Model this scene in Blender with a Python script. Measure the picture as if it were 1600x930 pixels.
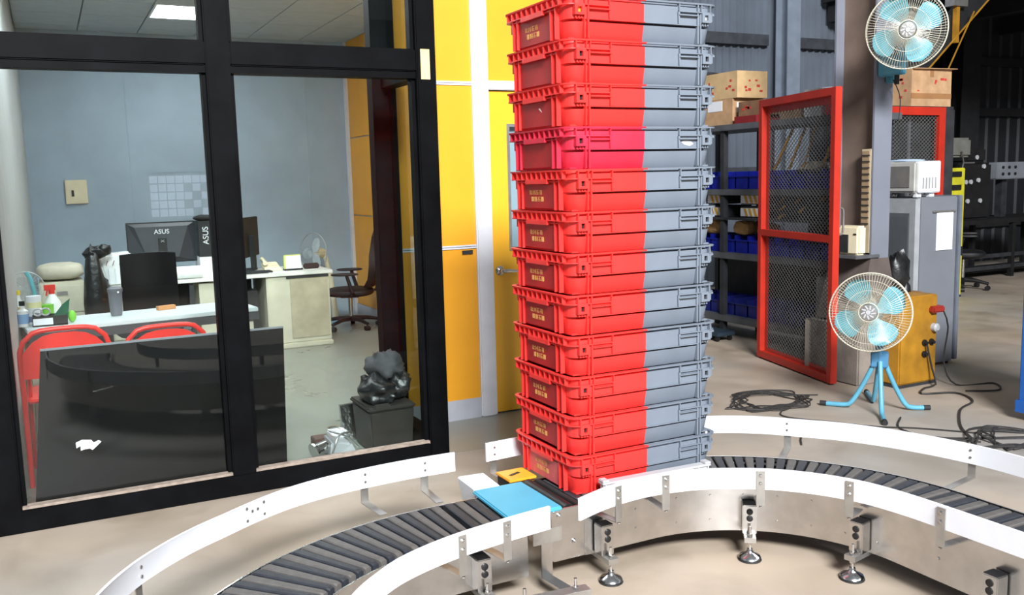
import bpy, bmesh, math, random
from mathutils import Vector, Matrix
for o in list(bpy.data.objects): bpy.data.objects.remove(o)
SC = bpy.context.scene
COL = SC.collection
PI = math.pi
random.seed(7)

# ------------------------------------------------------------------ camera, world, lights, exposure
F_PX, PITCH, ROLL, AZ, EYE = 1420.5, math.radians(7.444), math.radians(-1.506), math.radians(63.112), 1.5
def cam_axis(X, Y, Z):
    c, s = math.cos(ROLL), math.sin(ROLL); X, Y = c*X+s*Y, -s*X+c*Y
    zu = -Y; c, s = math.cos(PITCH), math.sin(PITCH)
    y = Z*c+zu*s; z = -Z*s+zu*c
    return Vector((X*math.sin(AZ)+y*math.cos(AZ), -X*math.cos(AZ)+y*math.sin(AZ), z))
cd = bpy.data.cameras.new('camera'); cam = bpy.data.objects.new('camera', cd); COL.objects.link(cam)
r_, u_, f_ = cam_axis(1,0,0), cam_axis(0,-1,0), cam_axis(0,0,1)
cam.matrix_world = Matrix(((r_.x,u_.x,-f_.x,0),(r_.y,u_.y,-f_.y,0),(r_.z,u_.z,-f_.z,EYE),(0,0,0,1)))
cd.sensor_width = 36; cd.lens = F_PX/1600*36; cd.clip_start = .05
SC.camera = cam

w = bpy.data.worlds.new('world'); SC.world = w; w.use_nodes = True
w.node_tree.nodes['Background'].inputs[0].default_value = (.86,.93,1,1)
w.node_tree.nodes['Background'].inputs[1].default_value = .22

def area(name, loc, target, sx, sy, power, col=(1,1,1)):
    l = bpy.data.lights.new(name, 'AREA'); l.shape = 'RECTANGLE'; l.size = sx; l.size_y = sy; l.energy = power; l.color = col
    o = bpy.data.objects.new(name, l); COL.objects.link(o); o.location = loc
    o.rotation_euler = (Vector(target)-Vector(loc)).to_track_quat('-Z','Y').to_euler()
    return o
area('key_light', (-1.2,-8.5,8.8), (1.4,3.2,.5), 5, 2.4, 4600, (.98,.99,1))  # unseen key area light, added for the daylight from behind the camera
area('rear_fill', (6.8,7.6,5.4), (7.4,8.4,0), 2.4, 1.6, 45, (.9,.95,1))  # fill light added to brighten the far wall and rack, no real opening
VS = SC.view_settings
VS.view_transform = 'Standard'; VS.look = 'None'; VS.gamma = 1; VS.use_curve_mapping = False; VS.exposure = .31

# ------------------------------------------------------------------ materials
def lin(c): return tuple(((v/255)/12.92 if v/255 <= .04045 else ((v/255+.055)/1.055)**2.4) for v in c)
MATS = {}
def mat(name, rgb, rough=.5, metal=0., var=.08, scale=8., bump=0., bscale=60., rgb2=None, spec=.5, coat=0.):
    if name in MATS: return MATS[name]
    m = bpy.data.materials.new(name); m.use_nodes = True
    N, L = m.node_tree.nodes, m.node_tree.links
    b = N['Principled BSDF']; b.inputs['Roughness'].default_value = rough; b.inputs['Metallic'].default_value = metal
    b.inputs['Specular IOR Level'].default_value = spec
    b.inputs['Coat Weight'].default_value = coat
    c = lin(rgb); tc = N.new('ShaderNodeTexCoord')
    nz = N.new('ShaderNodeTexNoise'); nz.inputs['Scale'].default_value = scale; nz.inputs['Detail'].default_value = 5
    L.new(tc.outputs['Object'], nz.inputs['Vector'])
    rp = N.new('ShaderNodeValToRGB'); L.new(nz.outputs['Fac'], rp.inputs['Fac'])
    c2 = lin(rgb2) if rgb2 else tuple(v*(1-2*var) for v in c)
    hi = c if rgb2 else tuple(min(1, v*(1+var)) for v in c)
    rp.color_ramp.elements[0].position = .32; rp.color_ramp.elements[0].color = (*c2,1)
    rp.color_ramp.elements[1].position = .68; rp.color_ramp.elements[1].color = (*hi,1)
    L.new(rp.outputs['Color'], b.inputs['Base Color'])
    if bump:
        n2 = N.new('ShaderNodeTexNoise'); n2.inputs['Scale'].default_value = bscale; n2.inputs['Detail'].default_value = 4
        L.new(tc.outputs['Object'], n2.inputs['Vector'])
        bp = N.new('ShaderNodeBump'); bp.inputs['Strength'].default_value = bump; bp.inputs['Distance'].default_value = .01
        L.new(n2.outputs['Fac'], bp.inputs['Height']); L.new(bp.outputs['Normal'], b.inputs['Normal'])
    MATS[name] = m; return m
def emit(name, rgb, s):
    if name in MATS: return MATS[name]
    m = bpy.data.materials.new(name); m.use_nodes = True; N, L = m.node_tree.nodes, m.node_tree.links
    N.clear(); e = N.new('ShaderNodeEmission'); o = N.new('ShaderNodeOutputMaterial')
    e.inputs[0].default_value = (*lin(rgb),1); e.inputs[1].default_value = s; L.new(e.outputs[0], o.inputs[0]); MATS[name] = m; return m
def glass(name, tint=(.9,.94,.93), ior=1.5, rough=0.):
    if name in MATS: return MATS[name]
    m = bpy.data.materials.new(name); m.use_nodes = True; N, L = m.node_tree.nodes, m.node_tree.links
    N.clear(); o = N.new('ShaderNodeOutputMaterial'); t = N.new('ShaderNodeBsdfTransparent'); g = N.new('ShaderNodeBsdfGlossy')
    fr = N.new('ShaderNodeFresnel'); mx = N.new('ShaderNodeMixShader'); geo = N.new('ShaderNodeNewGeometry'); mr = N.new('ShaderNodeMapRange'); mr.inputs[3].default_value = ior; mr.inputs[4].default_value = 1/ior
    L.new(geo.outputs['Backfacing'], mr.inputs[0]); L.new(mr.outputs[0], fr.inputs[0])
    t.inputs[0].default_value = (*tint,1); g.inputs['Roughness'].default_value = rough
    L.new(fr.outputs[0], mx.inputs[0]); L.new(t.outputs[0], mx.inputs[1]); L.new(g.outputs[0], mx.inputs[2]); L.new(mx.outputs[0], o.inputs[0])
    MATS[name] = m; return m
def concrete(name, a, b, c, rough, scale):
    m = bpy.data.materials.new(name); m.use_nodes = True; N, L = m.node_tree.nodes, m.node_tree.links
    bs = N['Principled BSDF']; tc = N.new('ShaderNodeTexCoord')
    def noise(s, d=6, dist=0.):
        n = N.new('ShaderNodeTexNoise'); n.inputs['Scale'].default_value = s; n.inputs['Detail'].default_value = d
        n.inputs['Distortion'].default_value = dist; L.new(tc.outputs['Object'], n.inputs['Vector']); return n
    n1, n2, n3, n4 = noise(scale), noise(scale*4.3,8,.6), noise(scale*30), noise(scale*1.9,9,1.2)
    r1 = N.new('ShaderNodeValToRGB'); L.new(n1.outputs['Fac'], r1.inputs['Fac'])
    r1.color_ramp.elements[0].position = .35; r1.color_ramp.elements[1].position = .65
    r1.color_ramp.elements[0].color = (*lin(a),1); r1.color_ramp.elements[1].color = (*lin(b),1)
    r2 = N.new('ShaderNodeValToRGB'); L.new(n2.outputs['Fac'], r2.inputs['Fac'])
    r2.color_ramp.elements[0].position = .3; r2.color_ramp.elements[1].position = .6
    r2.color_ramp.elements[0].color = (.72,.70,.66,1); r2.color_ramp.elements[1].color = (1,1,1,1)
    mx = N.new('ShaderNodeMix'); mx.data_type = 'RGBA'; mx.blend_type = 'MULTIPLY'; mx.inputs[0].default_value = .8
    L.new(r1.outputs[0], mx.inputs[6]); L.new(r2.outputs[0], mx.inputs[7])
    r4 = N.new('ShaderNodeValToRGB'); L.new(n4.outputs['Fac'], r4.inputs['Fac'])
    r4.color_ramp.elements[0].position = .60; r4.color_ramp.elements[1].position = .72
    r4.color_ramp.elements[0].color = (0,0,0,1); r4.color_ramp.elements[1].color = (.55,.55,.55,1)
    m2 = N.new('ShaderNodeMix'); m2.data_type = 'RGBA'; L.new(r4.outputs[0], m2.inputs[0]); L.new(mx.outputs[2], m2.inputs[6]); m2.inputs[7].default_value = (*lin(c),1)
    L.new(m2.outputs[2], bs.inputs['Base Color'])
    rr = N.new('ShaderNodeMapRange'); rr.inputs[3].default_value = rough-.1; rr.inputs[4].default_value = rough+.15
    L.new(n2.outputs['Fac'], rr.inputs[0]); L.new(rr.outputs[0], bs.inputs['Roughness'])
    bp = N.new('ShaderNodeBump'); bp.inputs['Strength'].default_value = .08; bp.inputs['Distance'].default_value = .01
    L.new(n3.outputs['Fac'], bp.inputs['Height']); L.new(bp.outputs[0], bs.inputs['Normal'])
    return m
M_RED = mat('red_plastic', (226,52,48), .42, var=.05, scale=5)
M_CRIMSON = mat('crimson_plastic', (214,40,66), .45, var=.12, scale=6)
M_GREYP = mat('grey_plastic', (112,121,133), .5, var=.06, scale=6)
M_LGREYP = mat('light_grey_plastic', (176,178,182), .5, var=.05)
M_PANELRED = mat('dark_red_panel', (168,30,32), .5, var=.16, scale=9)  # end panels, darker red than the crate shell
M_PANELPINK = mat('faded_pink_panel', (214,96,100), .5, var=.15, scale=12)
M_HOLE = mat('dark_hole', (14,14,15), .8)
M_WHITE = mat('white_plastic', (224,227,233), .35, var=.02)
M_STEEL = mat('brushed_steel', (206,205,204), .22, 1., var=.06, scale=14, bump=.03, bscale=220)
M_STEELD = mat('dull_steel', (186,184,180), .36, .85, var=.1, scale=10)
M_CHROME = mat('bright_zinc', (205,205,205), .2, 1., var=.05)
M_BLACKP = mat('black_plastic', (22,22,24), .5, var=.2)
M_RUBBER = mat('black_rubber', (30,31,33), .7, var=.2)
M_SLATA = mat('blue_black_slat', (44,47,54), .5, var=.14, scale=20)
M_SLATB = mat('grey_brown_slat', (90,87,85), .55, var=.1, scale=20)
M_BLUEPAD = mat('pale_blue_plate', (74,164,194), .4, var=.03)
M_ORANGE = mat('orange_plastic', (242,160,40), .45, var=.05)
M_BLACKFRAME = mat('black_painted_steel', (9,10,13), .55, var=.3, scale=5, bump=.04, bscale=30, spec=.07)
M_DUST = mat('dusty_ledge', (150,136,124), .8, var=.15, scale=30)
M_YELLOW = mat('yellow_panel', (236,164,38), .42, var=.03, scale=3)
M_YELLOWDOOR = mat('yellow_door', (240,178,42), .4, var=.02, scale=3)
M_ALU = mat('white_aluminium', (222,224,232), .4, .1, var=.03)
M_ALUG = mat('grey_skirting', (186,190,200), .45, .1, var=.04)
M_GLASS = glass('window_glass', ior=1.34)
M_WALLGREY = mat('grey_wall_board', (164,182,198), .7, var=.04, scale=3, bump=.05, bscale=90)
M_CEILT = mat('ceiling_tile', (184,196,204), .9, var=.03, bump=.1, bscale=120)
M_CEILG = mat('ceiling_grid', (150,150,146), .7)
M_GATE = mat('red_orange_paint', (184,42,23), .45, var=.08, scale=6)
M_MESH = mat('expanded_metal', (122,122,120), .5, .6, var=.1)
M_IRON = mat('grey_painted_steel', (120,124,132), .5, var=.1, scale=4)
M_IRONSHADE = mat('shade_brown_steel', (122,104,93), .6, var=.15, scale=3)  # shade on the pillar web put into a browner steel colour
M_IRONF = mat('blue_grey_steel', (120,124,136), .5, var=.05, scale=3)
M_DARK = mat('dark_painted_steel', (44,46,50), .6, var=.2)
M_VDARK = mat('black_machine_paint', (18,18,20), .6, var=.3)
M_SHELF = mat('grey_shelf_steel', (84,86,90), .55, var=.12)
M_BLUEBIN = mat('blue_bin_plastic', (18,32,150), .4, var=.12)
M_BLUED = mat('dark_blue_plastic', (20,30,110), .5, var=.15)
M_CARD = mat('brown_cardboard', (188,150,112), .85, var=.1, scale=10)
M_CARDL = mat('tan_cardboard', (206,174,128), .85, var=.08, scale=10)
M_CARDD = mat('dark_cardboard', (130,96,70), .85, var=.15, scale=10)
M_TAPE = mat('packing_tape', (160,116,76), .35, var=.06)
M_REDPRINT = mat('red_print', (190,60,50), .8)
M_PAPER = mat('white_paper', (232,234,240), .8, var=.02)
M_FANBLUE = mat('pale_blue_enamel', (90,160,186), .35, var=.06)
M_FANBLADE = mat('aqua_blade', (106,174,188), .35, var=.08)
M_CREAM = mat('cream_plastic', (232,222,190), .45, var=.05)
M_GUARD = mat('guard_wire', (214,208,190), .4, .2, var=.04)
M_GREYFRIDGE = mat('grey_enamel', (114,118,126), .42, var=.05, scale=3)
M_GREYFRIDGED = mat('dark_grey_enamel', (80,84,88), .4, var=.06)
M_YBOX = mat('dirty_yellow_paint', (164,116,26), .55, var=.16, scale=7)
M_CABLE = mat('black_cable', (44,42,41), .6, var=.2)
M_CONC = mat('plinth_concrete', (134,126,118), .85, var=.15, scale=6, bump=.2)
M_BLUECAB = mat('blue_paint', (30,90,170), .45, var=.06)
M_TABLE = mat('pale_table_top', (196,206,208), .4, var=.03)
M_TEDGE = mat('dark_table_edge', (58,60,64), .5)
M_CHAIRRED = mat('red_chair_paint', (224,40,30), .38, var=.06)
M_CABCREAM = mat('cream_steel', (200,196,176), .5, var=.04)
M_CLOTH = mat('beige_cushion', (196,190,172), .9, var=.08, bump=.2, bscale=40)
M_BLACKBAG = mat('black_bag', (26,27,29), .38, var=.3, scale=14, bump=.5, bscale=24)
M_BLACKFAB = mat('black_fabric', (24,23,26), .8, var=.2)
M_SILVER = mat('silver_foil', (208,208,208), .22, 1., var=.1, bump=.6, bscale=30)
M_WPLAS = mat('white_wrap', (228,230,230), .35, var=.06, bump=.3, bscale=30)
M_BROWNBLK = mat('brown_block', (190,130,80), .7)
M_TUMBLER = mat('grey_tumbler', (96,96,104), .45)
M_CLEAR = glass('clear_plastic', (.95,.97,.98), 1.2)
M_GREEN = mat('lime_plastic', (120,196,60), .45)
M_DGREEN = mat('dark_green_card', (26,92,66), .6)
M_LBLUE = mat('light_blue_label', (130,170,214), .5)
M_BIN = mat('dark_bin_plastic', (46,43,40), .5, var=.12, scale=9)
M_GOLD = mat('gold_print', (196,150,84), .55)
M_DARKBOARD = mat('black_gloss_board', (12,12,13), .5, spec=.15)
M_YLIME = mat('lime_yellow_paint', (196,190,40), .5, var=.1)
M_DKGIRT = mat('dark_girt', (60,64,70), .6, var=.15)
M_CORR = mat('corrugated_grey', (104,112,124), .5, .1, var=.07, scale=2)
M_CORRSHADE = mat('corrugated_shaded', (30,32,37), .6, .1, var=.1, scale=2)  # shaded copy of the grey sheet, the shade is in the colour
M_SHADESTEEL = mat('deep_shade_steel', (24,25,28), .7, var=.2)  # deep shade of the upper right workshop put into the steel colour
M_LAMP = emit('ceiling_lamp_light', (248,252,255), 24.0)
M_BLOCK = emit('daylit_glass_block', (225,235,255), 4.5)
M_FLOOR = concrete('factory_concrete', (174,158,140), (155,150,144), (128,115,99), .5, .5)
M_OFFLOOR = concrete('office_floor_paint', (136,140,132), (144,146,139), (126,128,121), .28, .5)

# ------------------------------------------------------------------ mesh helpers
ORG = {}
def V(*a): return Vector(a)
class MB:
    def __init__(s): s.v, s.f = [], []
    def add(s, vs, fs):
        n = len(s.v); s.v += [tuple(v) for v in vs]; s.f += [tuple(i+n for i in f) for f in fs]; return s
    def box(s, x0, x1, y0, y1, z0, z1, M=None):
        vs = [V(x,y,z) for z in (z0,z1) for y in (y0,y1) for x in (x0,x1)]
        if M: vs = [M @ v for v in vs]
        return s.add(vs, [(0,2,3,1),(4,5,7,6),(0,1,5,4),(2,6,7,3),(0,4,6,2),(1,3,7,5)])
    def hexa(s, b, t):     # two quads, bottom and top
        return s.add(list(b)+list(t), [(3,2,1,0),(4,5,6,7),(0,1,5,4),(1,2,6,5),(2,3,7,6),(3,0,4,7)])
    def bar(s, a, b, wx, wz, up=(0,0,1)):
        a, b = Vector(a), Vector(b); d = (b-a).normalized(); u = Vector(up)
        if abs(d.dot(u)) > .98: u = V(1,0,0)
        sd = d.cross(u).normalized(); up2 = sd.cross(d).normalized()
        q = [sd*(wx/2*i)+up2*(wz/2*j) for i, j in ((-1,-1),(1,-1),(1,1),(-1,1))]
        return s.hexa([a+k for k in q], [b+k for k in q])
    def tube(s, pts, r, n=8, closed=False):
        pts = [Vector(p) for p in pts]; rs = r if isinstance(r, (list,tuple)) else [r]*len(pts)
        m = len(pts); rings = []; prev = None
        for i in range(m):
            if closed: t = pts[(i+1)%m]-pts[i-1]
            else: t = pts[min(i+1,m-1)]-pts[max(i-1,0)]
            t.normalize()
            if prev is None: a = t.orthogonal().normalized()
            else:
                a = prev-t*prev.dot(t)
                a = a.normalized() if a.length > 1e-6 else t.orthogonal().normalized()
            prev = a; b = t.cross(a)
            rings.append([pts[i]+(a*math.cos(2*PI*k/n)+b*math.sin(2*PI*k/n))*rs[i] for k in range(n)])
        vs = [v for q in rings for v in q]; fs = []
        for i in range(m if closed else m-1):
            for k in range(n):
                i2 = (i+1)%m
                fs.append((i*n+k, i*n+(k+1)%n, i2*n+(k+1)%n, i2*n+k))
        if not closed: fs += [tuple(range(n))[::-1], tuple((m-1)*n+k for k in range(n))]
        return s.add(vs, fs)
    def cyl(s, a, b, r, n=16, r2=None): return s.tube([a,b], [r, r if r2 is None else r2], n)
    def lathe(s, prof, c=(0,0,0), axis=(0,0,1), n=24):
        c = Vector(c); q = Vector((0,0,1)).rotation_difference(Vector(axis))
        vs = []; fs = []
        for r, z in prof:
            for k in range(n): vs.append(c + q @ V(r*math.cos(2*PI*k/n), r*math.sin(2*PI*k/n), z))
        for i in range(len(prof)-1):
            for k in range(n): fs.append((i*n+k, i*n+(k+1)%n, (i+1)*n+(k+1)%n, (i+1)*n+k))
        fs += [tuple(range(n))[::-1], tuple((len(prof)-1)*n+k for k in range(n))]
        return s.add(vs, fs)
    def prism(s, poly, a, b, M=None):       # poly in xy, extruded z a..b
        n = len(poly); vs = [V(x,y,a) for x,y in poly]+[V(x,y,b) for x,y in poly]
        if M: vs = [M @ v for v in vs]
        return s.add(vs, [tuple(range(n))[::-1], tuple(range(n,2*n))]+[(i,(i+1)%n,n+(i+1)%n,n+i) for i in range(n)])
    def sweep(s, path, prof, z=0):          # path of (x,y); prof closed [(n,z)], n to the left of travel
        P = [Vector((p[0],p[1])) for p in path]; m = len(P); k = len(prof); vs = []; fs = []
        for i in range(m):
            t = (P[min(i+1,m-1)]-P[max(i-1,0)]).normalized(); nn = Vector((-t.y,t.x))
            for a, b in prof: q = P[i]+nn*a; vs.append((q.x,q.y,z+b))
        for i in range(m-1):
            for j in range(k): fs.append((i*k+j, (i+1)*k+j, (i+1)*k+(j+1)%k, i*k+(j+1)%k))
        fs += [tuple(range(k)), tuple((m-1)*k+j for j in range(k))[::-1]]
        return s.add(vs, fs)
    def ball(s, c, rx, ry, rz, n=14, m=9, jit=0., seed=0, pw=1.):
        rnd = random.Random(seed); vs = []; fs = []; c = Vector(c)
        def sg(v): return math.copysign(abs(v)**pw, v)
        for i in range(1, m):
            th = PI*i/m
            for k in range(n):
                ph = 2*PI*k/n; j = 1+jit*(rnd.random()*2-1)
                vs.append(c+V(rx*sg(math.sin(th))*sg(math.cos(ph))*j, ry*sg(math.sin(th))*sg(math.sin(ph))*j, rz*sg(math.cos(th))*j))
        vs += [c+V(0,0,rz), c-V(0,0,rz)]; T = len(vs)-2
        for i in range(m-2):
            for k in range(n): fs.append((i*n+k, (i+1)*n+k, (i+1)*n+(k+1)%n, i*n+(k+1)%n))
        for k in range(n): fs += [(T, k, (k+1)%n), (T+1, (m-2)*n+(k+1)%n, (m-2)*n+k)]
        return s.add(vs, fs)
    def mesh(s, name, m=None, org=None, smooth=None, bev=0.):
        me = bpy.data.meshes.new(name)
        vs = s.v if org is None else [(v[0]-org[0], v[1]-org[1], v[2]-org[2]) for v in s.v]
        me.from_pydata(vs, [], s.f)
        bm = bmesh.new(); bm.from_mesh(me)
        bmesh.ops.recalc_face_normals(bm, faces=bm.faces)
        if bev:
            es = [e for e in bm.edges if len(e.link_faces) == 2 and e.calc_face_angle(0) > .6]
            bmesh.ops.bevel(bm, geom=es, offset=bev, segments=2, affect='EDGES', clamp_overlap=True)
        if smooth is not None:
            for f in bm.faces: f.smooth = True
            for e in bm.edges:
                if len(e.link_faces) == 2 and e.calc_face_angle(0) > smooth: e.smooth = False
        bm.to_mesh(me); bm.free()
        if m: me.materials.append(m)
        return me
    def build(s, name, m, parent=None, smooth=None, bev=0., label=None, kind=None):
        org = ORG.get(parent.name) if parent else None
        o = bpy.data.objects.new(name, s.mesh(name, m, org, smooth, bev)); COL.objects.link(o)
        if parent:
            o.parent = parent; ORG[o.name] = org
        if label: o['label'] = label
        if kind: o['kind'] = kind
        return o
SM = .7
from mathutils import noise as _nz
def lumpy(c, rx, ry, rz, seed, amp=.28, fr=1.6, flat=.35, n=26, m=18):
    mb = MB(); c = Vector(c); vs = []; fs = []
    def pt(d):
        p = d*fr+V(seed*7.3,seed*3.1,seed*1.7)
        k = 1+amp*_nz.noise(p)+amp*.55*abs(_nz.noise(p*2.7))-amp*.35*abs(_nz.noise(p*5.1))
        z = d.z*rz*k
        return c+V(d.x*rx*k, d.y*ry*k, max(z,-rz*(1-flat)))
    for i in range(1,m):
        th = PI*i/m
        for k in range(n): vs.append(pt(V(math.sin(th)*math.cos(2*PI*k/n),math.sin(th)*math.sin(2*PI*k/n),math.cos(th))))
    vs += [pt(V(0,0,1)),pt(V(0,0,-1))]; T_ = len(vs)-2
    for i in range(m-2):
        for k in range(n): fs.append((i*n+k,(i+1)*n+k,(i+1)*n+(k+1)%n,i*n+(k+1)%n))
    for k in range(n): fs += [(T_,k,(k+1)%n),(T_+1,(m-2)*n+(k+1)%n,(m-2)*n+k)]
    return mb.add(vs,fs)
def B(*a, **k): return MB().box(*a, **k)
def tag(o, label, cat, group=None):
    o['label'] = label; o['category'] = cat
    if group: o['group'] = group
    return o
def thing(name, label, cat, loc=(0,0,0), group=None):
    o = bpy.data.objects.new(name, None); COL.objects.link(o); o.location = loc; o.empty_display_size = .1
    ORG[o.name] = Vector(loc); return tag(o, label, cat, group)
def struct(name, loc=(0,0,0)):
    o = bpy.data.objects.new(name, None); COL.objects.link(o); o.location = loc; ORG[o.name] = Vector(loc); o['kind'] = 'structure'; o.empty_display_size = .1; return o
def inst(name, me, parent, loc, rz=0., m=None):
    o = bpy.data.objects.new(name, me); COL.objects.link(o); o.parent = parent
    org = ORG.get(parent.name) or V(0,0,0); o.location = Vector(loc)-org; o.rotation_euler = (0,0,rz)
    if m:
        o.material_slots[0].link = 'OBJECT'; o.material_slots[0].material = m
    return o
def copy_tree(o, parent=None):
    c = o.copy(); COL.objects.link(c)
    if parent: c.parent = parent
    for ch in list(o.children): copy_tree(ch, c)
    return c
def spline(pts, step=.03, closed=False):
    P = [Vector(p) for p in pts]; out = []
    for i in range(len(P)-1):
        p0 = P[max(i-1,0)]; p1 = P[i]; p2 = P[i+1]; p3 = P[min(i+2,len(P)-1)]
        n = max(2, int((p2-p1).length/step))
        for k in range(n):
            t = k/n; out.append(.5*((2*p1)+(p2-p0)*t+(2*p0-5*p1+4*p2-p3)*t*t+(3*p1-p0-3*p2+p3)*t**3))
    out.append(P[-1]); return out
def text_mesh(s, size, M, name):
    cu = bpy.data.curves.new(name, 'FONT'); cu.body = s; cu.size = size; cu.extrude = .0008; cu.align_x = 'CENTER'; cu.align_y = 'CENTER'
    o = bpy.data.objects.new(name, cu); COL.objects.link(o)
    dg = bpy.context.evaluated_depsgraph_get(); me = bpy.data.meshes.new_from_object(o.evaluated_get(dg)); me.transform(M)
    bpy.data.objects.remove(o); return me
def RZ(a): return Matrix.Rotation(a,4,'Z')
def T(x,y,z=0): return Matrix.Translation((x,y,z))

# ================================================================== SETTING
# floors
B(-9,18,-9,5.13,-.1,0).build('floor', M_FLOOR)['kind'] = 'structure'
B(1.85+1.35,18,5.13,10,-.1,0).build('floor.001', M_FLOOR)['kind'] = 'structure'
B(-.4,3.2,4.5,10.3,-.09,.002).build('floor.002', M_OFFLOOR)['kind'] = 'structure'

# ---- black framed glass front
w1 = struct('window_1', (.77,4.43,0))
YG0, YG1 = 4.43, 4.53
B(-.34,-.20,YG0,YG1,0,3.1).build('post', M_BLACKFRAME, w1, bev=.006)
B(.705,.815,YG0-.006,YG1,.1,3.1).build('post', M_BLACKFRAME, w1, bev=.006)
B(1.735,1.842,YG0-.006,YG1,0,3.1).build('post', M_BLACKFRAME, w1, bev=.006)
for a, b in ((-.20,.705),(.815,1.735)):
    B(a,b,YG0,YG1,2.055,2.165).build('rail', M_BLACKFRAME, w1, bev=.006)
    B(a,b,YG0+.012,YG1-.01,2.02,2.055).build('glazing_bead', M_BLACKFRAME, w1)
    B(a,b,4.486,4.494,.118,2.03).build('pane', M_GLASS, w1)
    B(a,b,4.486,4.494,2.165,3.1).build('pane', M_GLASS, w1)
    B(a,b,YG0+.008,4.484,.1,.116).build('ledge', M_DUST, w1)
    for x in (a, b-.018): B(x,x+.018,YG0+.03,YG1-.015,.116,2.03).build('glazing_bead', M_BLACKFRAME, w1)
    for x in (a, b-.018): B(x,x+.018,YG0+.03,YG1-.015,2.165,3.1).build('glazing_bead', M_BLACKFRAME, w1)
B(-.34,1.735,YG0+.002,YG1,0,.104).build('bottom_rail', M_BLACKFRAME, w1, bev=.004)
B(1.757,1.806,YG0-.009,YG0-.006,2.015,2.165).build('paper_tag', mat('cream_tag',(246,222,150),.7), w1)
wfl = B(-3.2,-.345,4.44,4.55,0,3.1).build('wall_front.001', mat('office_outer_board',(120,126,132),.7)); wfl['kind'] = 'structure'
# side return of the glass box
w2 = struct('window_2', (1.80,4.8,0))
B(1.70,1.842,5.03,5.13,0,3.1).build('post', M_BLACKFRAME, w2, bev=.005)
for z0, z1 in ((0,.12),(2.03,2.14)): B(1.75,1.842,4.53,5.03,z0,z1).build('rail', M_BLACKFRAME, w2)
B(1.796,1.804,4.53,5.03,.12,2.03).build('pane', M_GLASS, w2)
B(1.796,1.804,4.53,5.03,2.14,3.1).build('pane', M_GLASS, w2)

# ---- yellow partition wall beside the office, with its door
wf = struct('wall_front', (2.1,5.13,0))
for z0, z1 in ((.13,1.08),(1.10,2.07),(2.09,3.1)):
    B(1.866,2.362,5.135,5.19,z0,z1).build('panel', M_YELLOW, wf)
B(1.843,2.362,5.128,5.19,0,.13).build('skirting', M_ALUG, wf)
for z in (1.09,2.08):
    for d in (-.0065,.0065): B(1.866,2.362,5.128,5.19,z+d-.005,z+d+.005).build('joint_strip', M_ALU, wf)
B(1.843,1.866,5.124,5.19,.13,3.1).build('profile', M_ALU, wf)
B(2.362,2.472,5.112,5.19,0,3.1).build('profile', M_ALU, wf, bev=.008)
B(2.472,3.07,5.135,5.19,2.10,3.1).build('panel', M_YELLOW, wf)
B(2.472,3.07,5.118,5.19,2.045,2.10).build('profile', M_ALU, wf, bev=.006)
B(3.07,3.2,5.112,5.19,0,3.1).build('profile', M_ALU, wf, bev=.008)
B(2.265,2.335,5.124,5.129,1.045,1.068).build('name_plate', M_DARK, wf)
B(1.843,3.2,5.192,5.23,.0,3.1).build('inner_board', M_WALLGREY, wf)
d1 = struct('door_1', (2.77,5.15,0))
mb = MB(); X0,X1,GX0,GX1,GZ0,GZ1 = 2.476,3.066,2.60,2.92,1.05,1.84
for a in ((X0,GX0,.012,2.04),(GX1,X1,.012,2.04),(GX0,GX1,.012,GZ0),(GX0,GX1,GZ1,2.04)): mb.box(a[0],a[1],5.145,5.185,a[2],a[3])
mb.build('door_leaf', M_YELLOWDOOR, d1)
mb = MB()
for a in ((GX0,GX0+.018,GZ0,GZ1),(GX1-.018,GX1,GZ0,GZ1),(GX0+.018,GX1-.018,GZ0,GZ0+.018),(GX0+.018,GX1-.018,GZ1-.018,GZ1)): mb.box(a[0],a[1],5.138,5.19,a[2],a[3])
mb.build('window_frame', M_STEELD, d1)
B(GX0+.018,GX1-.018,5.16,5.166,GZ0+.018,GZ1-.018).build('pane', M_GLASS, d1)
h = MB().lathe([(.031,0),(.031,.008),(.024,.014),(.014,.02),(.013,.05)], (2.527,5.145,.925), (0,-1,0), 24)
h.tube([(2.527,5.10,.925),(2.545,5.094,.925),(2.60,5.094,.922),(2.645,5.098,.918)], [.013,.014,.011,.008], 12)
h.build('door_handle', M_STEEL, d1, smooth=SM)

# ---- office shell
wb = B(-.4,3.2,10.1,10.2,0,3.1).build('wall_back', M_WALLGREY); wb['kind'] = 'structure'
for k, x in enumerate((.8,1.72,2.64)): B(x,x+.008,10.094,10.1,0,3.05).build('joint_strip', M_WALLGREY, wb)
B(-.2,3.1,10.094,10.1,1.66,1.667).build('joint_strip', M_WALLGREY, wb)
B(3.075,3.112,10.06,10.1,0,3.05).build('corner_trim', M_ALU, wb)
MB().hexa([(-.42,4.53,0),(-.21,4.53,0),(-.13,10.1,0),(-.3,10.1,0)],[(-.42,4.53,3.1),(-.21,4.53,3.1),(-.13,10.1,3.1),(-.3,10.1,3.1)]).build('wall_left', mat('pale_grey_wall',(176,182,184),.7,var=.03))['kind'] = 'structure'
ws = struct('wall_right', (3.15,7.6,0))
ys = [5.23,6.45,7.66,8.88,10.095]
for i in range(4):
    for z0, z1 in ((.13,1.13),(1.145,1.99),(2.005,3.05)): B(3.112,3.17,ys[i]+.008,ys[i+1]-.008,z0,z1).build('panel', M_YELLOW, ws)
B(3.13,3.2,5.23,10.1,0,3.1).build('backing_board', M_ALUG, ws)
B(3.104,3.13,5.23,10.06,0,.125).build('skirting', M_ALUG, ws)
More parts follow.
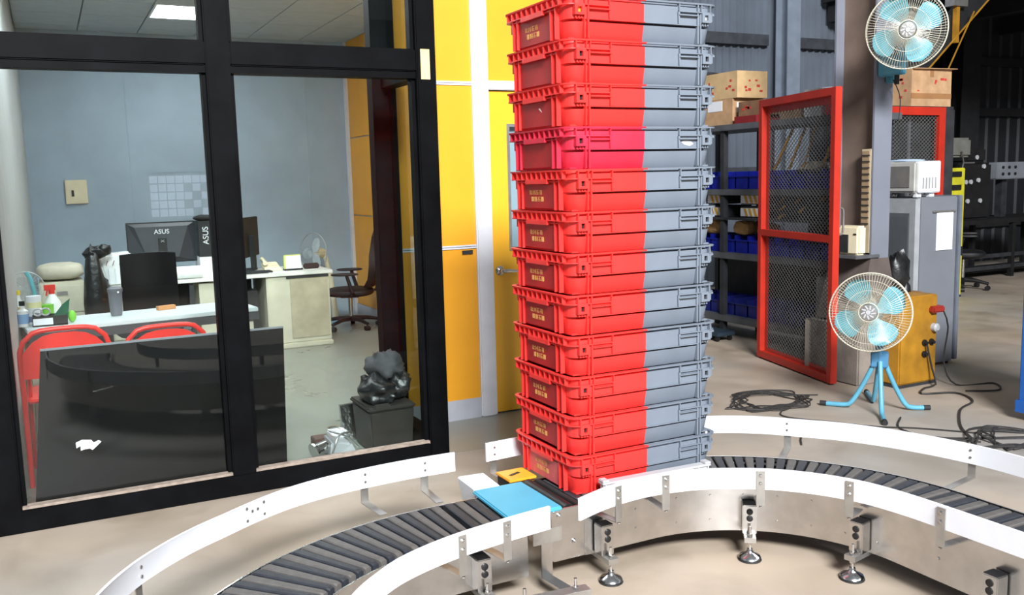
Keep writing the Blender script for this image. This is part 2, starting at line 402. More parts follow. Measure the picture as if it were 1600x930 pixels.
# ceiling: tiles in a grid
ce = struct('ceiling', (1.5,7.3,3.05))
B(-.42,3.2,4.53,10.2,3.07,3.12).build('ceiling_slab', M_CEILG, ce)
xs = [-.13+.545*i for i in range(-1,7)]; yl = [4.53,5.16,5.82,6.48,7.14,7.78,8.45,9.14,9.80,10.1]
tm = {}
for i in range(len(xs)-1):
    for j in range(len(yl)-1):
        x0, x1, y0, y1 = max(xs[i],-.40), min(xs[i+1],3.11), yl[j], yl[j+1]
        if x1-x0 < .1 or (x1 > 1.9 and y1 < 5.2): continue
        lamp = (i == 3 and j in (1,3,6)) or (i == 5 and j in (3,)) or (i == 1 and j == 3)
        if lamp:
            o = thing('ceiling_light', ['recessed square ceiling light panel nearest the back wall, seen through upper left pane','recessed office ceiling light panel nearest the glass front','recessed office ceiling light panel at the middle of the room','recessed office ceiling light panel beside the yellow wall','recessed office ceiling light panel on the left side of the room'][{(3,6):0,(3,1):1,(3,3):2,(5,3):3}.get((i,j),4)], 'ceiling light', ((x0+x1)/2,(y0+y1)/2,3.05), 'office ceiling lights')
            f = MB()
            for a in ((x0+.01,x1-.01,y0+.01,y0+.03),(x0+.01,x1-.01,y1-.03,y1-.01),(x0+.01,x0+.03,y0+.03,y1-.03),(x1-.03,x1-.01,y0+.03,y1-.03)): f.box(*a,3.045,3.068)
            f.build('frame', M_WHITE, o); B(x0+.03,x1-.03,y0+.03,y1-.03,3.052,3.066).build('diffuser', M_LAMP, o)
            continue
        B(x0+.006,x1-.006,y0+.006,y1-.006,3.05,3.068).build('ceiling_tile', M_CEILT, ce)

# ---- warehouse back walls of corrugated sheet, girts, columns, dark roof deck
def corrugated(x0, x1, y, z0, z1, pitch=.2):
    mb = MB(); pts = []; x = x0
    while x < x1:
        pts += [(x,y),(x+pitch*.55,y),(x+pitch*.66,y-.03),(x+pitch*.86,y-.03)]; x += pitch
    for (xa,ya),(xb,yb) in zip(pts[:-1],pts[1:]): mb.add([(xa,ya,z0),(xb,yb,z0),(xb,yb,z1),(xa,ya,z1)],[(0,1,2,3)])
    return mb.box(x0,x1,y+.05,y+.1,z0,z1)
wn = corrugated(3.2,10.2,9.5,0,5.6,.12).build('wall_north', M_CORR); wn['kind'] = 'structure'
wn2 = corrugated(10.2,17.5,9.5,0,5.6,.26).build('wall_north.001', M_CORRSHADE); wn2['kind'] = 'structure'
for z in (1.5,3.22,3.98):
    B(3.3,8.66,9.40,9.46,z-.07,z+.07).build('girt', M_DKGIRT, wn); B(8.95,10.2,9.40,9.46,z-.08,z+.06).build('girt', M_DKGIRT, wn)
    B(10.2,17.4,9.40,9.46,z-.95,z-.82).build('girt', M_SHADESTEEL, wn2)
def hbeam(cx, cy, wd, dp, z0, z1, t=.014, along='y'):
    mb = MB()
    if along == 'y':
        mb.box(cx-wd/2,cx+wd/2,cy-dp/2,cy-dp/2+t,z0,z1).box(cx-wd/2,cx+wd/2,cy+dp/2-t,cy+dp/2,z0,z1).box(cx-t/2,cx+t/2,cy-dp/2+t,cy+dp/2-t,z0,z1)
    else:
        mb.box(cx-dp/2,cx-dp/2+t,cy-wd/2,cy+wd/2,z0,z1).box(cx+dp/2-t,cx+dp/2,cy-wd/2,cy+wd/2,z0,z1).box(cx-dp/2+t,cx+dp/2-t,cy-t/2,cy+t/2,z0,z1)
    return mb
hbeam(8.80,9.2,.22,.22,0,5.6).build('column', mat('grey_column_paint',(118,128,142),.5,var=.06), wn)
hbeam(12.2,9.2,.40,.36,0,5.6).build('column', M_SHADESTEEL, wn2); hbeam(14.6,9.2,.40,.36,0,5.6).build('column', M_SHADESTEEL, wn2)
corr = corrugated(-9.4,-2.0,0,0,5.6,.26)
we = MB().box(17.4,17.5,-2,9.6,0,5.6).build('wall_east', M_CORRSHADE); we['kind'] = 'structure'
rd = struct('ceiling.001', (11.5,6,3.6))
B(9.6,17.5,5.2,9.4,3.75,3.85).build('deck_plate', M_SHADESTEEL, rd)
for x in (9.7,11.5,13.3,15.2): B(x,x+.14,5.2,9.4,3.5,3.75).build('joist', M_SHADESTEEL, rd)
# rear wall behind the camera with a glass block window (seen mirrored in the office glazing)
wr = B(-4,6.5,-6.2,-6,0,4.2).build('wall_rear', mat('rear_wall_paint',(120,122,124),.8)); wr['kind'] = 'structure'
w3 = struct('window_3', (1.85,-5.99,1.4))
B(1.40,2.46,-5.998,-5.985,1.02,1.72).build('window_frame', M_DARK, w3)
for i in range(8):
    for j in range(5):
        if i in (4,5,6,7) and (i+j)%2 and j < 4: continue
        B(1.44+.125*i,1.44+.125*i+.108,-5.985,-5.965,1.06+.128*j,1.06+.128*j+.11).build('glass_block', M_BLOCK, w3)

# ================================================================== CONVEYORS
def arc(cx, cy, r, a0, a1, n=40): return [(cx+r*math.cos(a0+(a1-a0)*i/n), cy+r*math.sin(a0+(a1-a0)*i/n)) for i in range(n+1)]
BZ = .29
def slat_mesh(name, wi, wo, L, m):      # local x along travel, y outward 0..L, top at z 0
    mb = MB(); c = .004
    def ring(y, w, dz): return [(-w/2,y,-.026+dz),(w/2,y,-.026+dz),(w/2,y,-c+dz),(w/2-c,y,dz),(-w/2+c,y,dz),(-w/2,y,-c+dz)]
    R = [ring(0,wi*.96,-.004),ring(.012,wi,0),ring(L-.012,wo,0),ring(L,wo*.94,-.005)]
    vs = [v for q in R for v in q]; fs = [tuple(range(6))[::-1], tuple(range(18,24))]
    for i in range(3):
        for k in range(6): fs.append((i*6+k, i*6+(k+1)%6, (i+1)*6+(k+1)%6, (i+1)*6+k))
    mb.add(vs, fs); return mb.mesh(name, m)
SL_L = .305
S_ST = [slat_mesh('slat', .034,.034,SL_L,m) for m in (M_SLATA, M_SLATB)]
S_LC = [slat_mesh('slat', .0245,.0345,SL_L,m) for m in (M_SLATA, M_SLATB)]
S_RC = [slat_mesh('slat', .0215,.0345,SL_L,m) for m in (M_SLATA, M_SLATB)]
RECT = lambda n0, n1, z0, z1: [(n0,z0),(n1,z0),(n1,z1),(n0,z1)]
def path_at(path, x, y):
    best = min(range(1, len(path)-1), key=lambda i: (path[i][0]-x)**2+(path[i][1]-y)**2)
    p = Vector((path[best][0],path[best][1])); t = Vector((path[best+1][0]-path[best-1][0], path[best+1][1]-path[best-1][1])).normalized()
    return p, t
def bracket(parent, path, x, y, side, inward, zt=.385, zb=.25, w=.031, reach=.16, outside=True, bolts=True):
    """side: +1/-1 which side of the path (left of travel = +1) the upright stands on; inward: sign towards the belt"""
    p, t = path_at(path, x, y); n = Vector((-t.y,t.x)); ux = V(t.x,t.y,0); off = n*(side*.0085); inn = n*inward
    a = V(p.x,p.y,0)+V(off.x,off.y,0)
    mb = MB()
    mb.bar(a+V(0,0,zb), a+V(0,0,zt), w, .004, up=(n.x,n.y,0))
    e = a+V(inn.x,inn.y,0)*reach
    mb.bar(a+V(0,0,zb+.002), e+V(0,0,zb+.002), w, .004)
    o = mb.build('bracket', M_STEELD, parent)
    if bolts:
        s = V(n.x,n.y,0)*side
        for dz in (-.016,-.046):
            MB().lathe([(.0065,0),(.0065,.004),(.004,.006)], a+V(0,0,zt+dz)+s*.002, s, 8).build('bolt', M_CHROME, o)
            MB().lathe([(.005,0),(.005,.003)], a+V(0,0,zt+dz)-s*.0135, -s, 8).build('bolt', M_STEELD, o)
        MB().lathe([(.006,0),(.006,.004)], a+V(0,0,zb-.006), (0,0,1), 8).build('bolt', M_CHROME, o)
def leg(parent, x, y, tx, ty, nx, ny, rail_len=.36):
    """x,y: leg centre; t: tangent; n: outward (towards the foot)"""
    M = Matrix(((tx,nx,0,x),(ty,ny,0,y),(0,0,1,0),(0,0,0,1)))
    h = .027
    o = B(-h,h,-h,h,.095,.212,M=M).build('leg', M_STEEL, parent, bev=.003)
    c = MB()
    B(-h+.003,h-.003,-h+.003,h-.003,.212,.215,M=M).build('cap', M_BLACKP, o)
    for z in (.187,.160): c.lathe([(.0125,0),(.0125,.003),(.009,.005)], M @ V(0,h,z), (nx,ny,0), 14)
    c.build('grommet', M_BLACKP, o, smooth=SM)
    mb = B(-.022,.022,-rail_len,.065,.075,.095,M=M)
    mb.build('cross_channel', M_STEELD, parent)
    f = thing_part(parent, M @ V(0,.045,0))
    mb = MB().lathe([(.041,.004),(.044,.010),(.040,.018),(.022,.026),(.013,.034),(.011,.045)], M @ V(0,.045,0), (0,0,1), 24)
    ft = mb.build('foot', M_CHROME, parent, smooth=SM)
    MB().lathe([(.044,0),(.046,.003),(.044,.006)], M @ V(0,.045,0), (0,0,1), 20).build('foot_pad', M_RUBBER, ft)
    s = MB().cyl(M @ V(0,.045,.04), M @ V(0,.045,.135), .0055, 10)
    for z in (.062,.097): s.lathe([(.011,z),(.011,z+.009)], M @ V(0,.045,0), (0,0,1), 6)
    s.build('levelling_bolt', M_CHROME, ft)
def thing_part(*a): return None

# ---- right conveyor (curves towards the viewer on the right)
RC = thing('curved_conveyor', 'stainless curved slat conveyor under the crate stack, bending away to the right edge', 'conveyor', (2.3,2.5,0))
CX, CY, RI, RO = 2.01, 2.18, .645, .955
def r_path(r, x0=1.6, y1=.85): return [(x0,CY+r)]+[(x0+(CX-x0)*i/4,CY+r) for i in range(1,4)]+arc(CX,CY,r,PI/2,0,36)+[(CX+r,CY-(CY-y1)*i/4) for i in range(1,5)]
# travel from left to right: left-of-travel normal points outward (+y)
MB().sweep(r_path((RI+RO)/2,1.63), RECT(-.14,.14,-.05,-.034), BZ).build('belt_base', M_HOLE, RC)
MB().sweep(r_path(.622,1.70), RECT(-.003,.003,.088,.282)).build('side_plate', M_STEEL, RC, smooth=.5)
MB().sweep(r_path(.975,1.56), RECT(-.003,.003,.088,.282)).build('side_plate', M_STEEL, RC, smooth=.5)
for r in (.66,.94): MB().sweep(r_path(r,1.62), RECT(-.016,.016,.235,.262)).build('chain_guide', M_BLACKP, RC)
ep = MB().prism([(1.556,.098),(1.568,.088),(1.72,.088),(1.72,.288),(1.556,.288)], -.004, .004, T(0,CY+.626,0)@Matrix.Rotation(PI/2,4,'X'))
e_ = ep.build('end_plate', M_STEEL, RC, bev=.002)
b = MB()
for x, z, r in ((1.592,.263,.010),(1.568,.281,.006),(1.655,.153,.009)): MB().lathe([(r,0),(r,.004),(r*.6,.004),(r*.6,.010)], (x,CY+.621,z), (0,-1,0), 10).build('bolt', M_CHROME, e_, smooth=SM)
b = MB()
for a in (80,67,55,43,31,19,7):
    for z in (.235,.135): b.lathe([(.005,0),(.004,.003)], (CX+.619*math.cos(math.radians(a)),CY+.619*math.sin(math.radians(a)),z), (-math.cos(math.radians(a)),-math.sin(math.radians(a)),0), 8)
for x, z in ((1.83,.20),(1.93,.225),(1.93,.15)): b.lathe([(.005,0),(.004,.003)], (x,CY+.619,z), (0,-1,0), 8)
for y in (2.0,1.8,1.6): b.lathe([(.006,0),(.004,.004)], (CX+.619,y,.17), (-1,0,0), 8)
b.build('rivet', M_CHROME, RC, kind='stuff')
k = 0
for x in [1.72+.045*i for i in range(7)]: inst('slat', S_ST[k%2], RC, (x,CY+RI,BZ)); k += 1
da = .045/RO; n = int(PI/2/da)
for i in range(n+1):
    a = PI/2-(i+.3)*da; inst('slat', S_RC[k%2], RC, (CX+RI*math.cos(a),CY+RI*math.sin(a),BZ), a-PI/2); k += 1
y = CY-.02
while y > .9: inst('slat', S_ST[k%2], RC, (CX+RI,y,BZ), -PI/2); k += 1; y -= .045
for x, z in ((1.592,.262),(1.645,.268)): MB().cyl((x,CY+.64,z),(x,CY+.965,z),.026,18).build('end_roller', M_BLACKP, RC, smooth=SM)
B(1.675,1.70,CY+.63,CY+.97,.262,.287).build('transfer_bar', M_RUBBER, RC, bev=.003)
RAILP = [(0,-.08),(.003,-.08),(.003,-.004),(.005,0),(-.005,0),(-.005,-.08)]
rnear = spline([(1.565,2.615),(1.71,2.665),(1.87,2.69),(2.01,2.68),(2.14,2.645),(2.25,2.585),(2.34,2.52),(2.42,2.435),(2.485,2.335),(2.53,2.225),(2.552,2.1),(2.56,1.98),(2.565,1.75),(2.57,1.4),(2.57,.9)], .025)
rfar = spline([(1.575,3.39),(1.74,3.40),(2.0,3.40),(2.2,3.39),(2.40,3.345),(2.62,3.245),(2.75,3.17),(2.855,3.08),(2.945,2.97),(3.035,2.86),(3.1,2.75),(3.155,2.63),(3.2,2.5),(3.23,2.38),(3.25,2.25),(3.255,2.05),(3.255,1.6),(3.255,.9)], .025)
ZR = .392
MB().sweep(rnear, RAILP, ZR).build('guide_rail', M_WHITE, RC, smooth=.6)
MB().sweep(rfar, RAILP, ZR).build('guide_rail', M_WHITE, RC, smooth=.6)
for q in ((1.749,2.66),(1.969,2.685),(2.319,2.53),(2.485,2.335),(2.556,2.05),(2.565,1.72)): pass
for q in ((1.755,2.66),(1.975,2.685),(2.325,2.53),(2.505,2.29),(2.558,1.93),(2.57,1.45)): bracket(RC, rnear, q[0], q[1], -1, 1, reach=.15 if q[1] > 2.6 else .10)
for q in ((1.61,3.39),(2.25,3.38),(2.905,3.02),(3.235,2.33),(3.255,1.5)): bracket(RC, rfar, q[0], q[1], 1, -1, reach=.27)
for (x, y, ang) in ((1.762,2.765,90),(None,None,53),(None,None,12),):
    if x is None:
        a = math.radians(ang); x, y = CX+.588*math.cos(a), CY+.588*math.sin(a); leg(RC, x, y, math.sin(a), -math.cos(a), -math.cos(a), -math.sin(a))
    else: leg(RC, x, y, 1, 0, 0, -1)
leg(RC, CX+.588, 1.77, 0, 1, -1, 0); leg(RC, CX+.588, 1.15, 0, 1, -1, 0)
for (x, y) in ((1.9,3.19),(2.72,2.86),(3.02,2.0)):
    f = MB().box(x-.025,x+.025,y-.025,y+.025,.03,.21).build('leg', M_STEEL, RC, bev=.003)
    MB().lathe([(.044,0),(.044,.01),(.02,.026),(.012,.035)], (x,y,0), (0,0,1), 20).build('foot', M_CHROME, f, smooth=SM)

# ---- left conveyor
LC = thing('curved_conveyor', 'stainless curved slat conveyor at lower left, sweeping along the glass office front', 'conveyor', (.8,2.5,0))
LX, LY, LRI, LRO = 1.22, 1.865, .905, 1.21
def l_path(r, x0=1.40, a1=195): return [(x0,LY+r),(x0-(x0-LX)/2,LY+r)]+arc(LX,LY,r,PI/2,math.radians(a1),48)
# travel right to left: left-of-travel normal points inward (-y)
MB().sweep(l_path((LRI+LRO)/2), RECT(-.14,.14,-.05,-.034), BZ).build('belt_base', M_HOLE, LC)
MB().sweep(l_path(.885,1.43), RECT(-.003,.003,.088,.278)).build('side_plate', M_STEEL, LC, smooth=.5)
MB().sweep(l_path(1.228,1.43), RECT(-.003,.003,.088,.278)).build('side_plate', M_STEEL, LC, smooth=.5)
B(1.405,1.425,LY+.89,LY+1.225,.10,.262).build('end_frame', M_DARK, LC)
MB().cyl((1.392,LY+.895,.258),(1.392,LY+1.22,.258),.024,16).build('end_roller', M_BLACKP, LC, smooth=SM)
k = 0; x = 1.35
while x > LX+.01: inst('slat', S_ST[k%2], LC, (x,LY+LRI,BZ)); k += 1; x -= .0445
da = .045/LRO; a = PI/2+.012
while a < math.radians(194): inst('slat', S_LC[k%2], LC, (LX+LRI*math.cos(a),LY+LRI*math.sin(a),BZ), a-PI/2); k += 1; a += da
lfar = spline([(1.412,3.345),(1.19,3.35),(1.0,3.335),(.85,3.31),(.71,3.265),(.58,3.195),(.455,3.11),(.34,3.03),(.23,2.93),(.13,2.81),(.04,2.655),(-.03,2.47),(-.07,2.25),(-.08,2.0),(-.07,1.7)], .025)
lnear = spline([(1.442,2.605),(1.29,2.585),(1.19,2.568),(1.06,2.54),(.94,2.50),(.84,2.452),(.76,2.392),(.705,2.345),(.65,2.285),(.59,2.2),(.545,2.1),(.52,1.98),(.515,1.85),(.53,1.65)], .025)
MB().sweep(lfar, RAILP, ZR).build('guide_rail', M_WHITE, LC, smooth=.6)
MB().sweep(lnear, [(-a,b) for a,b in RAILP][::-1], ZR).build('guide_rail', M_WHITE, LC, smooth=.6)
for q in ((1.265,3.35),(1.03,3.337),(.16,2.845),(-.06,2.2)): bracket(LC, lfar, q[0], q[1], -1, 1, reach=.17)
b = MB()
for (dx, dz) in ((-.045,.022),(-.045,-.022),(-.018,.006),(.018,.006),(.045,.022),(.045,-.022)):
    p, t = path_at(lfar, .575+dx, 3.19+dx*.55); nn = Vector((-t.y,t.x)); b.lathe([(.005,0),(.005,.003)], V(p.x,p.y,.355+dz)+V(nn.x,nn.y,0)*.004, (nn.x,nn.y,0), 8); b.build('splice_bolt', M_STEELD, LC); b = MB()
for q in ((1.252,2.58),(1.085,2.545),(.60,2.215)): bracket(LC, lnear, q[0], q[1], 1, -1, reach=.15)
leg(LC, 1.235, 2.722, 1, 0, 0, -1)
a = math.radians(140); leg(LC, LX+.85*math.cos(a), LY+.85*math.sin(a), math.sin(a), -math.cos(a), -math.cos(a), -math.sin(a))
for ang in (110,150):
    a = math.radians(ang); x, y = LX+1.2*math.cos(a), LY+1.2*math.sin(a)
    f = MB().box(x-.025,x+.025,y-.025,y+.025,.03,.21).build('leg', M_STEEL, LC, bev=.003)
    MB().lathe([(.044,0),(.044,.01),(.02,.026),(.012,.035)], (x,y,0), (0,0,1), 20).build('foot', M_CHROME, f, smooth=SM)

# ---- pieces at the joint
BP = thing('transfer_plate', 'pale blue plate bridging the gap between the two conveyors', 'plate', (1.49,2.97,.28))
MB().prism([(1.375,2.79),(1.60,2.79),(1.60,3.115),(1.385,3.115)], .286, .303).build('plate', M_BLUEPAD, BP, bev=.005)
for x in (1.455,1.54):
    for y in (2.86,3.05): B(x-.012,x+.012,y-.02,y+.02,.235,.286).build('bracket', M_STEELD, BP)
HG = thing('support_stand', 'steel hanger strap and low beam with upright bolts below the blue plate', 'stand', (1.49,2.75,0))
B(1.455,1.575,2.752,2.757,.19,.245).build('hanger_plate', M_STEELD, HG, bev=.002)
B(1.49,1.535,2.757,2.761,.062,.20).build('strap', M_STEEL, HG); MB().bar((1.512,2.757,.06),(1.53,2.60,.06),.045,.006).build('strap', M_STEEL, HG)
bm_ = MB().bar((1.30,2.60,.06),(1.575,2.575,.06),.05,.05).build('beam', M_STEELD, HG, bev=.002)
for x in (1.335,1.525):
    y = 2.60-(x-1.3)*.09
    s = MB().cyl((x,y,.0),(x,y,.125),.006,10)
    for z in (.086,.026): s.lathe([(.011,z),(.011,z+.009)], (x,y,0), (0,0,1), 6)
    s.lathe([(.03,0),(.03,.005),(.012,.012)], (x,y,0), (0,0,1), 16); s.build('bolt', M_CHROME, bm_)
OB = thing('sensor_box', 'orange topped black control box on far side of belt, left of crate stack', 'box', (1.62,3.25,.2))
B(1.575,1.69,3.166,3.285,.17,.285).build('body', M_BLACKP, OB, bev=.004); B(1.57,1.695,3.161,3.29,.285,.296).build('lid', M_ORANGE, OB, bev=.003)
MB().bar((1.60,3.215,.297),(1.65,3.235,.297),.014,.002).build('arrow_mark', M_BLACKP, OB)
MB().cyl((1.576,3.20,.24),(1.566,3.20,.24),.018,14).build('socket', M_STEELD, OB)
for x in (1.60,1.66): B(x-.02,x+.02,3.22,3.26,0,.17).build('leg', M_STEELD, OB)
WB = thing('cover_box', 'white sloping cover box behind the pale blue plate', 'box', (1.44,3.22,.2))
MB().hexa([(1.42,3.15,.20),(1.50,3.15,.20),(1.50,3.30,.20),(1.42,3.30,.20)],[(1.40,3.135,.300),(1.515,3.135,.296),(1.525,3.31,.296),(1.405,3.31,.300)]).build('body', M_WHITE, WB, bev=.004)
B(1.44,1.48,3.20,3.24,0,.20).build('leg', M_STEELD, WB)

# ================================================================== CRATE STACK
def half_path(l, wd, r, n=5):        # open path round the red half (x<0): from (0,-wd) via the end to (0,wd)
    P = [(0,-wd)]
    P += [(-l+r+r*math.cos(a), -wd+r+r*math.sin(a)) for a in [-PI/2-PI/2*i/n for i in range(n+1)]]
    P += [(-l+r+r*math.cos(a), wd-r+r*math.sin(a)) for a in [PI-PI/2*i/n for i in range(n+1)]]
    P.append((0,wd)); return P
def loft(levels, t=.005):            # levels [(z, l, w, r)] -> half shell with thickness
    mb = MB(); O = []
    for z,l,wd,r in levels: O.append([(x,y,z) for x,y in half_path(l,wd,r)])
    for z,l,wd,r in levels[::-1]: O.append([(x,y,z) for x,y in half_path(l-t,wd-t,max(r-t,.004))])
    m = len(O[0]); vs = [v for q in O for v in q]; k = len(O); fs = []
    for i in range(k):
        for j in range(m-1): fs.append((i*m+j, i*m+j+1, ((i+1)%k)*m+j+1, ((i+1)%k)*m+j))
    fs += [tuple(i*m for i in range(k)), tuple(i*m+m-1 for i in range(k))[::-1]]
    return mb.add(vs, fs)
CL, CW, CH = .350, .250, .1545
shell = loft([(0,CL-.036,CW-.032,.045),(.006,CL-.032,CW-.028,.045),(.0625,CL-.027,CW-.016,.045),(.0630,CL-.027,CW-.042,.045),(.0715,CL-.027,CW-.042,.045),
    (.0720,CL-.026,CW-.014,.045),(.1385,CL-.022,CW-.012,.045),(.1390,CL-.022,CW-.030,.045),(CH-.004,CL-.022,CW-.030,.045)])
shell.box(-CL+.033,0,-CW+.033,CW-.033,.002,.008)
rim = loft([(CH-.006,CL-.001,CW-.001,.05),(CH,CL,CW,.05)], .016)
# lower flange: round the end and a short way along the long sides
def flange(z0, z1, out, xe):
    mb = MB(); O = half_path(CL-out,CW-out,.05); I = half_path(CL-.018,CW-.016,.04)
    O[0] = (xe,O[0][1]); O[-1] = (xe,O[-1][1]); I[0] = (xe,I[0][1]); I[-1] = (xe,I[-1][1]); m = len(O)
    vs = [(x,y,z) for z in (z0,z1) for x,y in O]+[(x,y,z) for z in (z0,z1) for x,y in I]; fs = []
    for j in range(m-1):
        fs += [(j,j+1,m+j+1,m+j),(2*m+j,3*m+j,3*m+j+1,2*m+j+1),(m+j,m+j+1,3*m+j+1,3*m+j),(j,2*m+j,2*m+j+1,j+1)]
    fs += [(0,m,3*m,2*m),(m-1,3*m-1,4*m-1,2*m-1)]
    return mb.add(vs, fs)
rim.add(*(lambda q: (q.v, q.f))(flange(.119,.123,.003,-.155)))
for y in [-.20+.04*i for i in range(11)]: rim.box(-CL+.002,-CL+.018,y-.002,y+.002,.121,CH-.004)
for x in (-.305,-.262,-.245,-.157):
    for sy in (-1,1): rim.box(x-.002,x+.002,min(sy*(CW-.002),sy*(CW-.016)),max(sy*(CW-.002),sy*(CW-.016)),.121,CH-.004)
ribs = MB()
for sy in (-1,1):
    def yb(d0, d1): return (sy*(CW-d0), sy*(CW-d1)) if sy < 0 else (sy*(CW-d1), sy*(CW-d0))
    ribs.box(-.246,0,*yb(.006,.022),.0705,.0735)               # its lower edge
    ribs.box(-.250,-.244,*yb(.006,.026),.004,.119)            # vertical rib beside corner post
    ribs.box(-.264,-.259,*yb(.008,.026),.004,.119)
    ribs.box(-.244,-.155,*yb(.000,.02),.106,.1095)             # short shelf
    ribs.add([(-.160,yb(.004,.02)[0],.119),(-.152,yb(.004,.02)[0],.119),(-.154,yb(.004,.02)[0],.075),(-.158,yb(.004,.02)[0],.075),(-.160,yb(.004,.02)[1],.119),(-.152,yb(.004,.02)[1],.119),(-.154,yb(.004,.02)[1],.075),(-.158,yb(.004,.02)[1],.075)],[(0,1,2,3),(4,7,6,5),(0,4,5,1),(1,5,6,2),(2,6,7,3),(3,7,4,0)])
    for x in (-.297,-.285,-.273): ribs.box(x-.003,x+.003,*yb(.010,.026),.073,.083)
for y in (-.165,-.130,.130,.165): ribs.box(-CL+.008,-CL+.026,y-.003,y+.003,.006,.119)
ribs.box(-CL+.010,-CL+.026,-.165,.165,.110,.114)
blk, hole, notch = {}, {}, {}     # corner block with a square hole, hooked tab by the grey corner
for sy in (-1,1):
    blk[sy], hole[sy], notch[sy] = MB(), MB(), MB()
    y0, y1 = (-CW+.001,-CW+.022) if sy < 0 else (CW-.022,CW-.001)
    for a in ((-.306,-.293,.084,.119),(-.277,-.264,.084,.119),(-.2932,-.2768,.084,.093),(-.2932,-.2768,.112,.119)): blk[sy].box(a[0],a[1],y0,y1,a[2],a[3])
    y0, y1 = (-CW+.012,-CW+.022) if sy < 0 else (CW-.022,CW-.012)
    hole[sy].box(-.2935,-.2765,y0,y1,.0925,.1125)
    y0, y1 = (-CW+.008,-CW+.024) if sy < 0 else (CW-.024,CW-.008)
    notch[sy].box(-.317,-.312,y0,y1,.088,.1195).box(-.327,-.3165,y0,y1,.112,.1195)
handle = B(-CL+.001,-CL+.012,-.085,.085,.104,.119)
panel = B(-CL+.016,-CL+.026,-.125,.125,.012,.102)
prnt = MB(); rnd = random.Random(3)
for row in range(2):
    for c in range(4):
        y = .065-.026*c-.013*row; z = .072-.026*row
        for s in range(4):
            if rnd.random() < .5: prnt.box(-CL+.0145,-CL+.0165,y-.009,y+.009,z-.008+.005*s,z-.006+.005*s)
            else: yy = y-.008+.005*s; prnt.box(-CL+.0145,-CL+.0165,yy,yy+.002,z-.009,z+.009)
FLIP = Matrix.Scale(-1,4,(1,0,0))
def pair(mb, name, smooth=None):
    a = mb.mesh(name, M_RED, smooth=smooth); m2 = MB(); m2.v = [(-x,y,z) for x,y,z in mb.v]; m2.f = [f[::-1] for f in mb.f]
    return a, m2.mesh(name, M_GREYP, smooth=smooth)
ME = {k: pair(mb, n, s) for k, mb, n, s in (('shell',shell,'shell',.6),('rim',rim,'rim',.6),('ribs',ribs,'ribs',None),('blk-',blk[-1],'corner_block',None),('blk+',blk[1],'corner_block',None),('handle',handle,'handle',None),('panel',panel,'end_panel',None),('notch-',notch[-1],'corner_hook',None),('notch+',notch[1],'corner_hook',None),('hole-',hole[-1],'block_hole',None),('hole+',hole[1],'block_hole',None))}
ME['print'] = (prnt.mesh('printed_mark', M_GOLD),)
NICK = MB().prism([(-.012,-.008),(.004,.008),(.012,.006),(-.002,-.002)], -.0005, .0005, T(-CL+.0155,-.03,.072)@RZ(PI/2)@Matrix.Rotation(PI/2,4,'X')).mesh('nick', M_WHITE)
SMUDGE = [MB().prism(p, -.0004, .0004, T(x,y,z)@Matrix.Rotation(PI/2,4,'X')).mesh('tape_scrap', M_LGREYP) for p, x, y, z in (([(-.03,.004),(-.01,.012),(.02,.006),(.03,-.004),(.01,-.012),(-.016,-.006)],.20,-CW+.0125,.092),([(-.012,-.01),(0,.012),(.016,.006),(.008,-.012)],.345,-.14,.10))]
ORD = ['topmost crate of the tall red and grey stack, orange tag in its corner hole','second crate from the top of the tall red and grey stack','third crate from the top, one pale nick on its plain end panel',
 'crimson and grey crate, fourth from the top, darker than all others in the stack','fifth crate from the top of the red and grey stack, just below the crimson one','sixth crate from the top of the red and grey stack, second below the crimson one',
 'seventh crate from the top of the red and grey stack, level with the door handle','fifth crate from the bottom of the tall red and grey stack','fourth crate from the bottom of the tall red and grey stack',
 'third crate from the bottom of the tall red and grey stack','second crate from the bottom of the stack, resting on the lowest crate','lowest crate of the red and grey stack, pinkish end panel, standing on the conveyor']
M_TAG = mat('orange_tag',(250,150,30),.5)
def crate(i, loc, rz):
    o = thing('stacking_crate', ORD[i], 'crate', (0,0,0), 'two-tone stacking crates')
    red = M_CRIMSON if i == 3 else None
    sh = {}
    for k, nm in (('shell','red_shell'),('rim','red_rim'),('ribs','red_ribs'),('blk-','corner_block'),('blk+','corner_block'),('handle','handle')):
        sh[k] = inst(nm, ME[k][0], o, (0,0,0), m=red)
    inst('end_panel', ME['panel'][0], o, (0,0,0), m=M_PANELPINK if i == 11 else M_PANELRED)
    if i not in (1,2,3): inst('printed_mark', ME['print'][0], o, (0,0,0))['kind'] = 'stuff'
    if i == 2: inst('nick', NICK, o, (0,0,0))
    if i == 3:
        for q in SMUDGE: inst('tape_scrap', q, o, (0,0,0))
    for q in '-+': inst('block_hole', ME['hole'+q][0], o, (0,0,0), m=M_TAG if i == 0 else M_HOLE); inst('block_hole', ME['hole'+q][1], o, (0,0,0), m=M_LGREYP if i == 0 else M_HOLE)
    for k, nm in (('shell','grey_shell'),('rim','grey_rim'),('ribs','grey_ribs'),('blk-','corner_block'),('blk+','corner_block'),('handle','handle'),('panel','end_panel'),('notch-','corner_hook'),('notch+','corner_hook')): inst(nm, ME[k][1], o, (0,0,0))
    o.location = loc; o.rotation_euler = (0,0,rz); return o
jr = random.Random(5)
for i in range(12):
    lv = 11-i
    dx = [.002,.003,.003,.003,.005,.003,.002,.001,0,0,0,0][i]
    crate(i, (2.034+dx+jr.uniform(-.002,.002), 3.108+jr.uniform(-.003,.003), BZ+.0005+lv*.1546), math.radians(jr.uniform(-.5,.3)))
